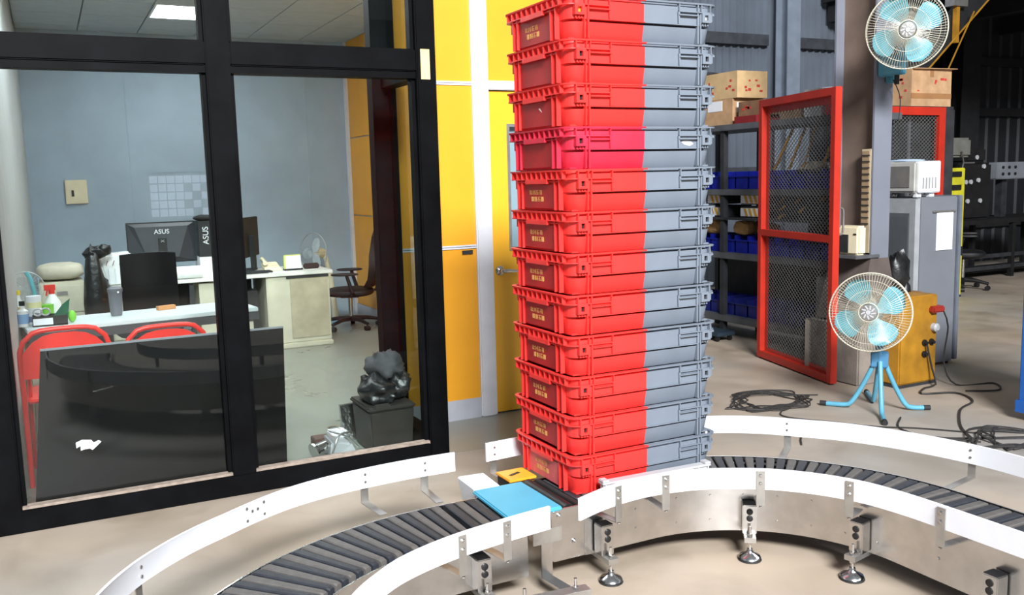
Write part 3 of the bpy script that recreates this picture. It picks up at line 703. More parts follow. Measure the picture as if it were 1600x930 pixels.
# light grey tray edge between the stack and the guide rail
TR = thing('plastic_tray', 'light grey ribbed plastic tray wedged between the crate stack and near guide rail', 'tray', (2.04,2.82,BZ))
M = T(2.03,2.805,BZ)@RZ(math.radians(-2.5))
B(-.242,.242,-.012,.012,.0,.055,M=M).build('wall', M_LGREYP, TR); mb = MB().box(-.248,.248,-.02,.018,.055,.064,M=M)
mb.box(-.248,-.22,-.02,.018,.0635,.073,M=M).box(.22,.248,-.02,.018,.0635,.073,M=M).build('rim', M_LGREYP, TR, bev=.002)
for x in (-.235,-.19,-.16,-.145,-.07,.06,.145,.16,.19,.235): B(x-.003,x+.003,-.02,-.012,.002,.055,M=M).build('rib', M_LGREYP, TR)
B(-.242,.242,-.012,.012,-.001,.004,M=M).build('base', M_LGREYP, TR)

# ================================================================== FANS
def fan_head(root, c, R, face, roll=0., back=.10):
    """c: hub centre; face: unit vector out of the fan front"""
    q = V(0,0,1).rotation_difference(Vector(face)); c = Vector(c)
    fr = MB()
    def P(r, a, z): return c+q @ V(r*math.cos(a), r*math.sin(a), z)
    def ring(mb, r, z, t, n=64, k=6): mb.tube([P(r,2*PI*i/n,z) for i in range(n)], t, k, closed=True)
    N = 84
    for i in range(N):
        a = 2*PI*i/N; fr.tube([P(.055,a,.066),P(R*.45,a+.1,.064),P(R*.85,a+.16,.05),P(R*.97,a+.17,.028),P(R,a+.17,.0)], .0011, 4)
    for r, z in ((R*.55,.062),(R*.80,.053)): ring(fr, r, z, .0014)
    ring(fr, R, 0, .0045); ring(fr, .056, .066, .003)
    f = fr.build('front_guard', M_GUARD, root, smooth=1.2, kind='stuff')
    bk = MB()
    for i in range(N):
        a = 2*PI*i/N; bk.tube([P(R,a,-.004),P(R*.96,a,-.05),P(R*.8,a,-.085),P(.06,a,-.10)], .0011, 4)
    ring(bk, R*.96, -.05, .0014); ring(bk, R*.6, -.093, .0014); ring(bk, R-.001, -.006, .004)
    bk.build('rear_guard', M_GUARD, root, smooth=1.2, kind='stuff')
    cap = MB().lathe([(.05,0),(.05,.006),(.045,.011),(.02,.013),(.0,.013)][:4], c+q@V(0,0,.062), face, 28).build('guard_badge', M_STEELD, f, smooth=SM)
    b = MB()
    for i in range(9):
        a = 2*PI*i/9; b.bar(P(.018,a,.0745), P(.042,a+.35,.0745), .009, .003, up=Vector(face))
    b.lathe([(.014,0),(.014,.004)], c+q@V(0,0,.075), face, 16); b.build('badge_emblem', M_LGREYP, f, kind='stuff')
    MB().lathe([(.045,-.02),(.048,.0),(.040,.03),(.015,.045)], c, face, 24).build('hub', M_FANBLADE, root, smooth=SM)
    for k in range(4):
        mb = MB(); a0 = roll+k*PI/2; n, m = 9, 6; vs = []; fs = []
        prof = [(.04,.45,-.45),(.07,.50,-.42),(.11,.60,-.46),(.15,.66,-.46),(.19,.62,-.36),(.213,.50,-.22),(.226,.30,.0)]
        for r, ah, al in prof:
            r *= R/.25
            for j in range(n):
                t = j/(n-1); a = a0+al+(ah-al)*t; vs.append(P(r, a, .028-.058*t-.01*math.sin(PI*t)))
        L = len(prof)
        for i in range(L-1):
            for j in range(n-1): fs.append((i*n+j,i*n+j+1,(i+1)*n+j+1,(i+1)*n+j))
        nv = len(vs); fv = Vector(face)*.003; vs += [v-fv for v in vs]; fs += [tuple(x+nv for x in ff)[::-1] for ff in fs[:]]
        edge = [j for j in range(n)]+[i*n+n-1 for i in range(1,L)]+[(L-1)*n+j for j in range(n-2,-1,-1)]+[i*n for i in range(L-2,0,-1)]
        for x, y in zip(edge, edge[1:]+edge[:1]): fs.append((y,x,x+nv,y+nv))
        mb.add(vs, fs).build('blade', M_FANBLADE, root, smooth=.9)
    MB().lathe([(.03,-.20),(.055,-.19),(.062,-.12),(.055,-.10),(.02,-.03)], c, face, 24).build('motor_housing', M_FANBLUE, root, smooth=SM)
    return q
def unit(*a): return Vector(a).normalized()
SF = thing('pedestal_fan', 'pale blue standing fan on bent tube legs, on the floor before the yellow machine', 'fan', (4.47,3.92,0))
fc = V(4.40,3.88,.64); fdir = unit(-.83,-.55,.12)
fan_head(SF, fc, .238, fdir, 1.0)
top = V(4.535,3.915,.28)
MB().tube([fc-fdir*.16, fc-fdir*.16+V(0,0,-.06), V(4.525,3.91,.50), top], [.022,.022,.02,.02], 12).build('column', M_FANBLUE, SF, smooth=SM)
MB().tube([V(4.535,3.915,.27),V(4.527,3.912,.42)], .026, 14).build('collar', mat('mid_blue_enamel',(72,126,164),.4), SF, smooth=SM)
MB().bar(V(4.50,3.955,.33),V(4.565,3.875,.33),.05,.10).build('leg_socket', mat('mid_blue_enamel',(72,126,164),.4), SF, bev=.006)
for fx, fy in ((4.361,4.182),(4.779,3.777),(4.319,3.682),(4.80,4.24)):
    d = Vector((fx-top.x,fy-top.y)); L = d.length; d /= L
    def q(s,z): return V(top.x+d.x*s, top.y+d.y*s, z)
    lg = MB().tube(spline([q(.03,.32),q(.05,.26),q(.10,.15),q(.16,.045),q(.20,.020),q(L,.016)],.02), .015, 10).build('leg', M_FANBLUE, SF, smooth=SM)
    MB().cyl(q(L-.005,.016), q(L+.035,.016), .0165, 12).build('rubber_cap', M_RUBBER, lg, smooth=SM)
UF = thing('wall_fan', 'pale blue fan mounted high on the grey steel pillar', 'fan', (5.0,4.3,2.1))
uc = V(4.885,4.08,2.36); ud = unit(-.70,-.70,-.13)
fan_head(UF, uc, .238, ud, 1.2)
MB().tube([uc-ud*.17, V(5.10,4.30,2.30), V(5.12,4.34,2.20)], .024, 12).build('arm', M_FANBLUE, UF, smooth=SM)
mb = MB().box(5.115,5.165,4.30,4.50,2.12,2.26).box(5.19,5.25,4.44,4.50,2.08,2.24)
mb.build('mounting_bracket', M_FANBLUE, UF, bev=.008)
MB().cyl((5.14,4.36,2.06),(5.14,4.36,2.16),.016,12).build('clamp_knob', M_RUBBER, UF, smooth=SM)
MB().tube(spline([(5.2,4.44,2.1),(5.26,4.43,1.98),(5.25,4.43,1.8),(5.27,4.44,1.72)],.03), .004, 6).build('power_cord', M_CABLE, UF, smooth=SM)

# ================================================================== PILLAR AND THINGS BY IT
PL = struct('trim_1', (5.19,4.69,0))
MB().box(5.105,5.275,4.505,4.521,.42,5.6).build('flange', M_IRONF, PL); MB().box(5.105,5.275,4.859,4.875,.42,5.6).build('flange', M_IRONF, PL)
B(5.182,5.198,4.521,4.859,.42,5.6).build('web', M_IRONSHADE, PL)
MB().hexa([(5.09,4.49,.42),(5.29,4.49,.42),(5.29,4.89,.42),(5.09,4.89,.42)],[(5.09,4.49,.435),(5.29,4.49,.435),(5.29,4.89,.435),(5.09,4.89,.435)]).build('base_plate', M_IRONSHADE, PL)
MB().hexa([(4.99,4.495,.435),(5.39,4.495,.435),(5.39,4.89,.435),(4.99,4.89,.435)],[(5.10,4.505,.88),(5.28,4.505,.88),(5.28,4.87,.88),(5.10,4.87,.88)]).build('base_gusset', mat('dark_brown_steel',(92,82,78),.65,var=.15), PL)
B(4.93,5.46,4.44,4.95,0,.42).build('plinth', M_CONC, PL, bev=.01)

YB = thing('welding_machine', 'dirty yellow metal machine case standing by the grey fridge', 'machine', (5.34,4.34,0))
B(5.10,5.47,4.24,4.43,.02,.63).build('case', M_YBOX, YB, bev=.01)
B(5.10,5.47,4.24,4.43,0,.02).build('base', M_DARK, YB)
mb = MB()
for x,z in ((5.34,.30),(5.41,.30),(5.34,.22)): mb.lathe([(.022,0),(.022,.012),(.012,.014),(.012,.03)], (x,4.24,z), (0,-1,0), 14)
mb.build('socket', M_BLACKP, YB, smooth=SM)
MB().lathe([(.03,0),(.03,.03),(.018,.04)], (5.43,4.24,.40), (0,-1,0), 16).build('knob', M_LGREYP, YB, smooth=SM)
B(5.38,5.50,4.20,4.30,.505,.55).build('plug', mat('red_plug',(150,40,30),.5), YB, bev=.01)
tag(B(5.47,5.56,4.45,4.55,.42,.62).build('carton', M_CARDD), 'small brown carton wedged behind the yellow machine case', 'box')
bag = MB().ball((5.40,4.52,.75),.09,.06,.16,12,9,.22,3).ball((5.44,4.50,.60),.05,.05,.10,10,7,.2,4)
tag(bag.build('cable_bundle', M_BLACKBAG, smooth=1.0), 'dark bundle of cable hanging between pillar and grey fridge', 'cable')

FR = thing('refrigerator', 'grey refrigerator beside the pillar, with a paper sheet on its side', 'refrigerator', (5.92,4.83,0))
B(5.72,6.13,4.61,4.98,.02,1.285).build('body', M_GREYFRIDGE, FR, bev=.008)
B(6.135,6.175,4.60,4.99,.03,1.29).build('rear_panel', mat('blue_grey_enamel',(104,110,122),.45), FR, bev=.005)
B(6.178,6.19,4.60,4.64,.83,.90).build('hinge', M_BLACKP, FR)
dr = MB().hexa([(5.68,4.62,.05),(5.72,4.61,.05),(5.72,4.98,.05),(5.68,4.97,.05)],[(5.68,4.62,1.27),(5.72,4.61,1.28),(5.72,4.98,1.28),(5.68,4.97,1.27)]).build('door', mat('pale_grey_enamel',(150,154,158),.4), FR)
MB().hexa([(5.676,4.68,.20),(5.68,4.67,.18),(5.68,4.94,.18),(5.676,4.93,.20)],[(5.676,4.68,1.14),(5.68,4.67,1.17),(5.68,4.94,1.17),(5.676,4.93,1.14)]).build('door_panel', M_GREYFRIDGED, dr)
for x in (5.75,6.1):
    for y in (4.64,4.95): MB().cyl((x,y,0),(x,y,.025),.015,10).build('foot', M_BLACKP, FR)
PS = thing('paper_sheet', 'printed white paper list clipped to the side of the grey refrigerator', 'paper', (5.985,4.607,.885))
B(5.895,6.075,4.603,4.607,.885,1.165).build('sheet', M_PAPER, PS)
mb = MB()
for i in range(17): mb.box(5.91,6.06,4.6018,4.603,.905+.015*i,.9058+.015*i)
for x in (5.91,5.965,6.02,6.06): mb.box(x-.0005,x+.0005,4.6018,4.603,.905,1.146)
mb.build('printed_table', mat('grey_ink',(150,154,176),.8), PS, kind='stuff')
B(5.85,6.10,4.596,4.607,1.168,1.182).build('clip_bar', M_STEELD, PS, bev=.002)
MW = thing('microwave_oven', 'white microwave oven on top of the grey refrigerator', 'microwave', (5.80,4.75,1.285))
B(5.70,5.93,4.61,4.95,1.318,1.55).build('body', M_WHITE, MW, bev=.006)
B(5.66,5.70,4.612,4.948,1.322,1.548).build('door', mat('silver_plastic',(196,196,192),.3,.2), MW, bev=.012)
B(5.654,5.66,4.66,4.91,1.36,1.515).build('door_window', mat('mirror_window',(150,146,142),.12,.5), MW)
for i in range(5): B(5.735+.033*i,5.748+.033*i,4.607,4.61,1.35,1.43).build('vent_slot', mat('grey_slot',(150,150,150),.7), MW)
for x in (5.72,5.86):
    for y in (4.65,4.91): B(x-.015,x+.035,y-.015,y+.015,1.287,1.318).build('foot', M_WHITE, MW)
cl = MB().ball((5.79,4.80,1.556),.10,.14,.012,14,7,.12,8)
tag(cl.build('folded_cloth', mat('pale_blue_cloth',(176,196,220),.9,var=.06), smooth=1), 'pale blue cloth folded on the white microwave oven', 'cloth')
OG = thing('parts_organizer', 'slim cream parts organizer with small drawers hanging by the pillar', 'organizer', (5.12,4.60,.92))
B(5.10,5.17,4.525,4.60,.92,1.64).build('case', mat('aged_cream',(186,170,142),.6), OG)
for i in range(12): B(5.093,5.10,4.532,4.592,1.12+.043*i,1.153+.043*i).build('drawer', mat('tan_drawer',(150,128,100),.6), OG)
for i in range(12): B(5.089,5.093,4.527,4.597,1.12+.043*i,1.128+.043*i).build('shelf_edge', M_DARK, OG)

# ---- red mesh gate and panel
def mesh_net(u0, u1, z0, z1, place, du=.046, dz=.034, w=.005, t=.003):
    """diamond net between u0..u1 and z0..z1; place(u,v,z) -> world"""
    mb = MB(); s = dz/du
    W, H = u1-u0, z1-z0; n = int((H+W*s)/dz)+1
    for sgn in (1,-1):
        for i in range(n):
            c = i*dz   # line z = c - s*u (u from 0..W) for sgn 1 ; mirrored for -1
            ua = max(0,(c-H)/s); ub = min(W,c/s)
            if ub-ua < .004: continue
            za, zb = c-s*ua, c-s*ub
            if sgn < 0: ua, ub = W-ua, W-ub
            a, b = (u0+ua,z0+za), (u0+ub,z0+zb)
            d = w/2*math.sqrt(1+s*s)
            q = [(a[0],a[1]-d),(b[0],b[1]-d),(b[0],b[1]+d),(a[0],a[1]+d)]
            v0 = sgn*.001
            mb.hexa([place(u,v0-t/2,z) for u,z in q],[place(u,v0+t/2,z) for u,z in q])
    return mb
GT = thing('mesh_gate', 'tall red framed mesh gate standing open before the storage rack', 'gate', (5.10,5.61,0))
A = V(5.10,5.61,0); Bv = V(4.825,4.56,0); du = (Bv-A).normalized(); dn = V(du.y,-du.x,0); GW = (Bv-A).length
if dn.x > 0: dn = -dn
def gp(u, v, z): return A+du*u+dn*v+V(0,0,z)
def gbox(mb, u0, u1, v0, v1, z0, z1): return mb.hexa([gp(u0,v0,z0),gp(u1,v0,z0),gp(u1,v1,z0),gp(u0,v1,z0)],[gp(u0,v0,z1),gp(u1,v0,z1),gp(u1,v1,z1),gp(u0,v1,z1)])
for u0, u1 in ((0,.055),(GW-.055,GW)): gbox(MB(),u0,u1,-.025,.025,.012,2.06).build('stile', M_GATE, GT, bev=.002)
for z0, z1 in ((.012,.067),(1.0,1.05),(2.005,2.06)): gbox(MB(),.055,GW-.055,-.025,.025,z0,z1).build('rail', M_GATE, GT, bev=.002)
for z0, z1 in ((.067,1.0),(1.05,2.005)):
    mesh_net(.055,GW-.055,z0,z1,lambda u,v,z: gp(u,v-.018,z)).build('mesh_infill', M_MESH, GT, kind='stuff')
    mb = MB(); gbox(mb,.055,.10,-.022,-.016,z0,z1).build('mesh_strip', M_GATE, GT)
    gbox(MB(),.10,GW-.055,-.022,-.016,z1-.05 if z0 > 1 else z0,z1 if z0 > 1 else z0+.03).build('mesh_strip', M_GATE, GT)
hd = MB().tube(spline([gp(GW-.03,-.025,1.24),gp(GW-.03,-.065,1.235),gp(GW-.03,-.07,1.15),gp(GW-.03,-.065,1.065),gp(GW-.03,-.025,1.06)],.02), .008, 8).build('handle', M_STEELD, GT, smooth=SM)
for z in (.4,1.6): MB().cyl(gp(-.008,0,z),gp(-.008,0,z+.1),.012,10).build('hinge', M_DARK, GT)
for u in (.03,GW-.03): MB().cyl(gp(u,0,0),gp(u,0,.013),.015,10).build('foot', M_DARK, GT)
P2 = thing('mesh_screen', 'red framed mesh screen behind the microwave oven and refrigerator', 'screen', (6.6,5.6,0))
for a in ((6.05,6.12,.0,2.03),(7.13,7.21,.0,2.03)): B(a[0],a[1],5.575,5.625,a[2],a[3]).build('stile', M_GATE, P2)
for a in ((6.12,7.13,.0,.06),(6.12,7.13,1.0,1.05),(6.12,7.13,1.96,2.03)): B(a[0],a[1],5.575,5.625,a[2],a[3]).build('rail', M_GATE, P2)
for z0, z1 in ((.06,1.0),(1.05,1.96)): mesh_net(6.12,7.13,z0,z1,lambda u,v,z: V(u,5.60+v,z)).build('mesh_infill', M_MESH, P2, kind='stuff')
CBX = thing('steel_cabinet', 'dark grey steel cabinet behind the red mesh panel, carton on top', 'cabinet', (6.9,6.0,0))
B(6.3,7.5,5.72,6.3,0,2.05).build('body', M_DARK, CBX)
for x0, x1 in ((6.31,6.88),(6.90,7.49)):
    dd = B(x0,x1,5.70,5.72,.05,2.02).build('door', M_DARK, CBX); B(x1-.06 if x0<6.5 else x0+.02,x1-.03 if x0<6.5 else x0+.05,5.685,5.70,.9,1.2).build('handle', M_STEELD, dd)
B(6.872,6.898,5.685,5.70,.05,2.02).build('door_strip', M_IRON, CBX)
def carton(name, label, x0, x1, y0, y1, z0, z1, m=None, marks=0, tape=True, flaps=False, seed=1, group=None):
    o = thing(name, label, 'box', ((x0+x1)/2,(y0+y1)/2,z0), group)
    B(x0,x1,y0,y1,z0,z1).build('carton', m or M_CARD, o)
    if tape:
        ym = (y0+y1)/2; xm = (x0+x1)/2
        B(xm-.025,xm+.025,y0-.002,y1+.002,z1,z1+.002).build('tape', M_TAPE, o); B(xm-.025,xm+.025,y0-.002,y0,z1-.07,z1).build('tape', M_TAPE, o)
        B(x0-.002,x1+.002,y0-.002,y0,z0+(z1-z0)*.22,z0+(z1-z0)*.36).build('tape', M_TAPE, o)
    rn = random.Random(seed); mk = MB()
    for i in range(marks):
        w_ = rn.uniform(.02,.05); xx = rn.uniform(x0+.03,x1-.03-w_); zz = rn.uniform(z0+.04,z1-.05)
        mk.box(xx,xx+w_,y0-.0015,y0,zz,zz+rn.uniform(.008,.025))
        yy = rn.uniform(y0+.03,y1-.06); mk.box(x0-.0015,x0,yy,yy+w_,zz,zz+.02)
    if marks: mk.build('printed_mark', M_REDPRINT, o, kind='stuff')
    if flaps:
        MB().bar((x0,y0,z1),(x1+.03,y0-.01,z1+.006),.06,.006).build('flap', m or M_CARD, o)
    return o
carton('cardboard_box','taped brown cardboard box on the dark cabinet, right of the pillar',7.03,7.56,5.8,6.2,2.052,2.39,M_CARD,6,True,True,4)

# ---- storage rack with blue bins
RK = thing('storage_rack', 'grey steel storage rack behind the open red mesh gate', 'rack', (5.75,6.1,0))
RX0, RX1, RY0, RY1 = 5.50, 5.98, 5.12, 7.15
for y in (RY0,6.10,6.56,RY1):
    for x in (RX0,RX1-.05):
        if y == 6.10: continue
        B(x,x+.05,y-.025,y+.025,0,1.93).build('upright', M_DARK, RK)
for z in (.20,.78,1.355,1.93): B(RX0-.02,RX1,RY0-.11,RY1,z-.055,z).build('shelf', M_SHELF, RK, bev=.004)
B(RX0-.02,RX1,RY0-.02,RY1,1.08,1.10).build('shelf', M_DARK, RK)
B(RX1-.012,RX1-.004,RY0-.02,RY1,.21,.72).build('shade_sheet', M_DARK, RK)  # dark sheet added in place of the shade below the shelf
DL = thing('low_dolly', 'dark blue low dolly on the floor before the storage rack', 'dolly', (5.34,6.5,0))
B(5.24,5.44,6.30,6.72,.05,.085).build('deck', mat('dark_teal',(34,50,64),.6), DL, bev=.004)
for x in (5.27,5.41):
    for y in (6.34,6.68): MB().cyl((x-.01,y,.026),(x+.01,y,.026),.026,12).build('caster', M_BLACKP, DL)
def bin_mesh(m):
    w2, d, h, t = .082, .30, .155, .006
    mb = MB().box(-.004,d,-w2,w2,0,t).box(0,d,-w2,-w2+t,0,h).box(0,d,w2-t,w2,0,h).box(d-t,d,-w2,w2,0,h).box(0,t,-w2,w2,0,h*.72).box(-.012,.004,-w2,w2,h*.68,h*.76)
    return mb.mesh('parts_bin', m)
MBIN = [bin_mesh(M_BLUEBIN), bin_mesh(M_BLUED)]
for row, z, nm in ((0,1.355,'upper'),(1,.78,'middle'),(2,.20,'lower')):
    y = RY1-.10; i = 0
    while y > RY0+.10:
        ob = bpy.data.objects.new('parts_bin', MBIN[1 if row == 2 else 0]); COL.objects.link(ob); ob.location = (RX0+.065,y,z+.001)
        NTH = ('first','second','third','fourth','fifth','sixth','seventh','eighth','ninth','tenth','eleventh','twelfth')
        tag(ob, ['blue plastic parts bin, upper row on the rack, %s from its far end','blue plastic parts bin in middle row below the packets, %s from its far end','dark blue plastic parts bin in the lowest row, %s from its far end'][row] % NTH[i], 'bin', ['blue bins on the upper shelf','blue bins on the middle shelf','dark blue bins on the lowest shelf'][row])
        y -= .171; i += 1
for i, (y, z) in enumerate(((6.98,1.10),(6.72,1.10),(6.26,1.10),(6.98,1.215),(6.72,1.215),(6.26,1.215))):
    o = thing('component_drawer', 'white drawer with yellow striped front, %s, %s' % (('upper row' if z > 1.2 else 'lower row'), ('farthest along the rack','middle of its row','nearest the red gate')[i%3]), 'drawer', (5.6,y,z), 'striped drawers on the rack')
    B(5.57,5.89,y-.12,y+.12,z+.002,z+.10).build('drawer_body', M_DARK, o); B(5.56,5.57,y-.116,y+.116,z+.012,z+.085).build('front', M_PAPER, o)
    mb = MB()
    for k in range(3):
        yy = y-.105+.06*k; mb.hexa([(5.557,yy,z+.015),(5.56,yy,z+.015),(5.56,yy+.03,z+.015),(5.557,yy+.03,z+.015)],[(5.557,yy+.03,z+.083),(5.56,yy+.03,z+.083),(5.56,yy+.06,z+.083),(5.557,yy+.06,z+.083)])
    mb.build('stripe', mat('amber_stripe',(220,170,60),.6), o)
for i, (y, s) in enumerate(((6.83,.10),(6.42,.09),(6.12,.08))):
    tag(MB().ball((5.66,y,.938+s*.72),.08,s*1.15,s*.72,12,8,.08,i,.6).build('paper_packet', mat('kraft_wrap',(176,140,92),.85,var=.12)), ['crumpled brown paper packet farthest along the blue bins','smaller brown paper packet between two others on the bins','smallest brown paper packet on the bins, beside the red gate'][i], 'packet')
carton('cardboard_box','tan cardboard box with red print, topmost of the two stacked on the rack',5.55,5.90,6.42,6.98,2.165,2.40,M_CARDL,7,False,False,9)
o = carton('cardboard_box','brown cardboard box with white label, under the tan box on the rack',5.55,5.92,6.48,6.99,1.932,2.163,M_CARD,0,False,False,2)
B(5.547,5.55,6.62,6.82,2.06,2.15).build('label_sheet', M_PAPER, o); B(5.60,5.78,6.477,6.48,2.04,2.13).build('label_sheet', M_PAPER, o)
carton('cardboard_box','low flat brown box with red edging on rack, left of the gate',5.55,5.9,6.08,6.40,1.995,2.12,M_CARDD,4,False,False,5)
tag(B(5.52,5.8,6.14,6.42,1.932,1.993).build('red_box', mat('dark_red_card',(130,30,34),.6)), 'thin dark red box under the low brown box on the rack', 'box')
tag(MB().ball((5.68,6.99,2.42),.12,.12,.03,14,7).build('cap', M_BLACKFAB, smooth=1), 'dark cap lying on top of the tan cardboard box', 'cap')
for i, (y, z, c, l) in enumerate(((5.30,1.932,(214,60,60),'red and white packet on the rack top, seen through the gate'),(5.52,1.932,(226,226,222),'white carton on the rack top behind the mesh gate'),(5.80,1.932,(150,120,90),'brown packet on the rack top just behind the gate'))):
    tag(B(5.55,5.85,y-.09,y+.09,z,z+(.16,.22,.10)[i]).build('packet', mat('packet_%d'%i,c,.6)), l, 'packet')
tag(MB().bar((5.6,5.28,2.135),(5.75,5.50,2.165),.2,.01).build('paper_pad', M_PAPER), 'white paper sheet lying across the packets on the rack top', 'paper')
for i, (y0, y1) in enumerate(((5.95,5.80),(5.78,5.66),(5.62,5.55),(5.42,5.30))):
    tag(MB().bar((5.56,y0,1.52),(5.62,y1,1.86),.035,.012).build('yellow_bar', M_YBOX), ['yellow bar leaning at left behind the gate mesh','second yellow bar from the left behind the mesh','third yellow bar from the left behind the mesh','yellow bar nearest the pillar behind the mesh'][i], 'bar')
tag(MB().ball((5.66,5.60,1.53),.10,.16,.05,12,7,.15,6).build('cloth_bundle', M_CLOTH), 'beige cloth bundle on the blue bins behind the gate mesh', 'cloth')
hb = thing('tool_board', 'dark board with yellow handled tools behind the gate mesh', 'tool board', (5.53,5.5,1.1))
B(5.565,5.58,5.16,5.95,1.102,1.296).build('board', M_VDARK, hb)
for i, (y, z) in enumerate(((5.85,1.26),(5.66,1.26),(5.40,1.27),(5.85,1.19),(5.62,1.18),(5.86,1.12))):
    tag_ = MB().bar((5.555,y+.03,z-.02),(5.555,y-.03,z+.02),.02,.014).build('tool_handle', M_YBOX, hb)
tag(B(5.30,5.33,4.78,5.2,0,.68).build('sheet_panel', mat('grey_sheet',(150,150,152),.6)), 'grey sheet panel leaning upright behind the lower gate mesh', 'sheet')
WS = thing('wall_shelf', 'small grey shelf fixed to the pillar, carrying the cream case', 'shelf', (5.07,4.60,.88))
B(4.94,5.175,4.49,4.73,.885,.908).build('board', M_SHELF, WS, bev=.003); B(5.15,5.175,4.55,4.58,.80,.885).build('bracket', M_SHELF, WS)
CB = thing('cream_case', 'cream plastic instrument case on the small shelf beside the gate handle', 'case', (5.02,4.6,.908))
B(4.985,5.07,4.515,4.70,.909,1.112).build('body', M_CREAM, CB, bev=.014); B(4.978,4.985,4.60,4.69,.925,1.05).build('front_opening', M_DARK, CB); B(4.981,4.985,4.53,4.555,1.05,1.06).build('latch', M_BLACKP, CB)

# ---- blue cabinet at the right edge, far machinery
BC = thing('blue_cabinet', 'blue metal cabinet just entering the picture at the right edge', 'cabinet', (5.3,3.1,0))
B(5.04,5.6,2.85,3.34,.05,1.05).build('body', M_BLUECAB, BC, bev=.008); B(5.03,5.61,2.84,3.35,.05,.12).build('base', M_BLUECAB, BC)
for x in (5.08,5.55): MB().cyl((x,3.28,0),(x,3.28,.05),.025,10).build('foot', M_BLACKP, BC)
YC = thing('tool_cabinet', 'lime yellow cabinet with dark slots in front of the drill press', 'cabinet', (9.2,7.2,0))
B(8.75,9.42,7.0,7.4,.02,1.49).build('body', M_YLIME, YC, bev=.01)
for z in (1.12,1.27,1.42): B(8.82,9.34,6.985,7.0,z-.03,z+.03).build('drawer_slot', M_VDARK, YC)
B(8.75,9.42,7.0,7.4,0,.02).build('base', M_DARK, YC)
DP = thing('drill_press', 'dark drill press with round head above the lime yellow cabinet', 'drill press', (10.0,8.0,0))
B(9.75,10.35,7.75,8.25,0,.08).build('base', M_VDARK, DP); MB().cyl((10.05,8.05,.08),(10.05,8.05,1.9),.06,14).build('column', M_STEELD, DP, smooth=SM)
B(9.8,10.4,7.65,8.1,1.62,1.86).build('head', mat('grey_machine',(110,110,104),.5), DP, bev=.03); MB().cyl((9.95,7.9,1.86),(9.95,7.9,2.25),.12,18).build('motor', mat('grey_machine2',(70,66,58),.5), DP, smooth=SM)
MB().cyl((10.1,7.75,1.35),(10.1,7.75,1.62),.05,14).build('spindle', M_STEEL, DP, smooth=SM); MB().cyl((10.05,7.8,1.2),(10.05,7.8,1.24),.22,20).build('table', M_DARK, DP)
for k in range(3): a = k*2.09; MB().cyl((10.25,7.65,1.55),(10.25+.16*math.cos(a),7.62,1.55+.16*math.sin(a)),.012,8).build('feed_lever', M_CHROME, DP)
BN = thing('work_bench', 'dark work bench with machine blocks at far right of the workshop', 'bench', (11.2,8.2,0))
B(10.5,12.9,7.9,8.6,.74,.80).build('bench_top', M_VDARK, BN)
for x in (10.55,11.7,12.85):
    for y in (7.95,8.55): B(x-.03,x+.03,y-.03,y+.03,0,.74).build('leg', M_VDARK, BN)
for z in (.12,.28): B(10.55,12.85,7.93,7.97,z,z+.05).build('stretcher', M_DARK, BN)
B(11.0,12.7,8.02,8.5,.08,.10).build('lower_shelf', M_DARK, BN)
MC = thing('machine', 'black milling machine with small pale dials on the far bench', 'machine', (11.0,8.2,.8))
B(10.62,11.3,8.0,8.5,.80,1.55).build('body', M_VDARK, MC, bev=.03); B(10.75,11.15,7.98,8.4,1.55,1.75).build('head', M_VDARK, MC, bev=.03)
for x,z in ((10.75,1.3),(10.85,1.3),(11.0,1.32),(10.8,1.05),(11.05,1.05),(10.95,1.62),(11.1,1.5)): MB().lathe([(.03,0),(.03,.02)],(x,7.99,z),(0,-1,0),12).build('dial', M_LGREYP, MC)
CX2 = thing('control_box', 'grey control box with push buttons on the far wall bench', 'control box', (11.9,8.2,.8))
B(11.55,12.15,8.1,8.3,1.32,1.55).build('box', M_IRON, CX2, bev=.01); B(11.8,11.9,8.2,8.3,.8,1.32).build('post', M_DARK, CX2)
for i in range(6): MB().cyl((11.66+.13*(i%3),8.1,1.39+.09*(i//3)),(11.66+.13*(i%3),8.085,1.39+.09*(i//3)),.02,10).build('button', M_BLACKP, CX2)
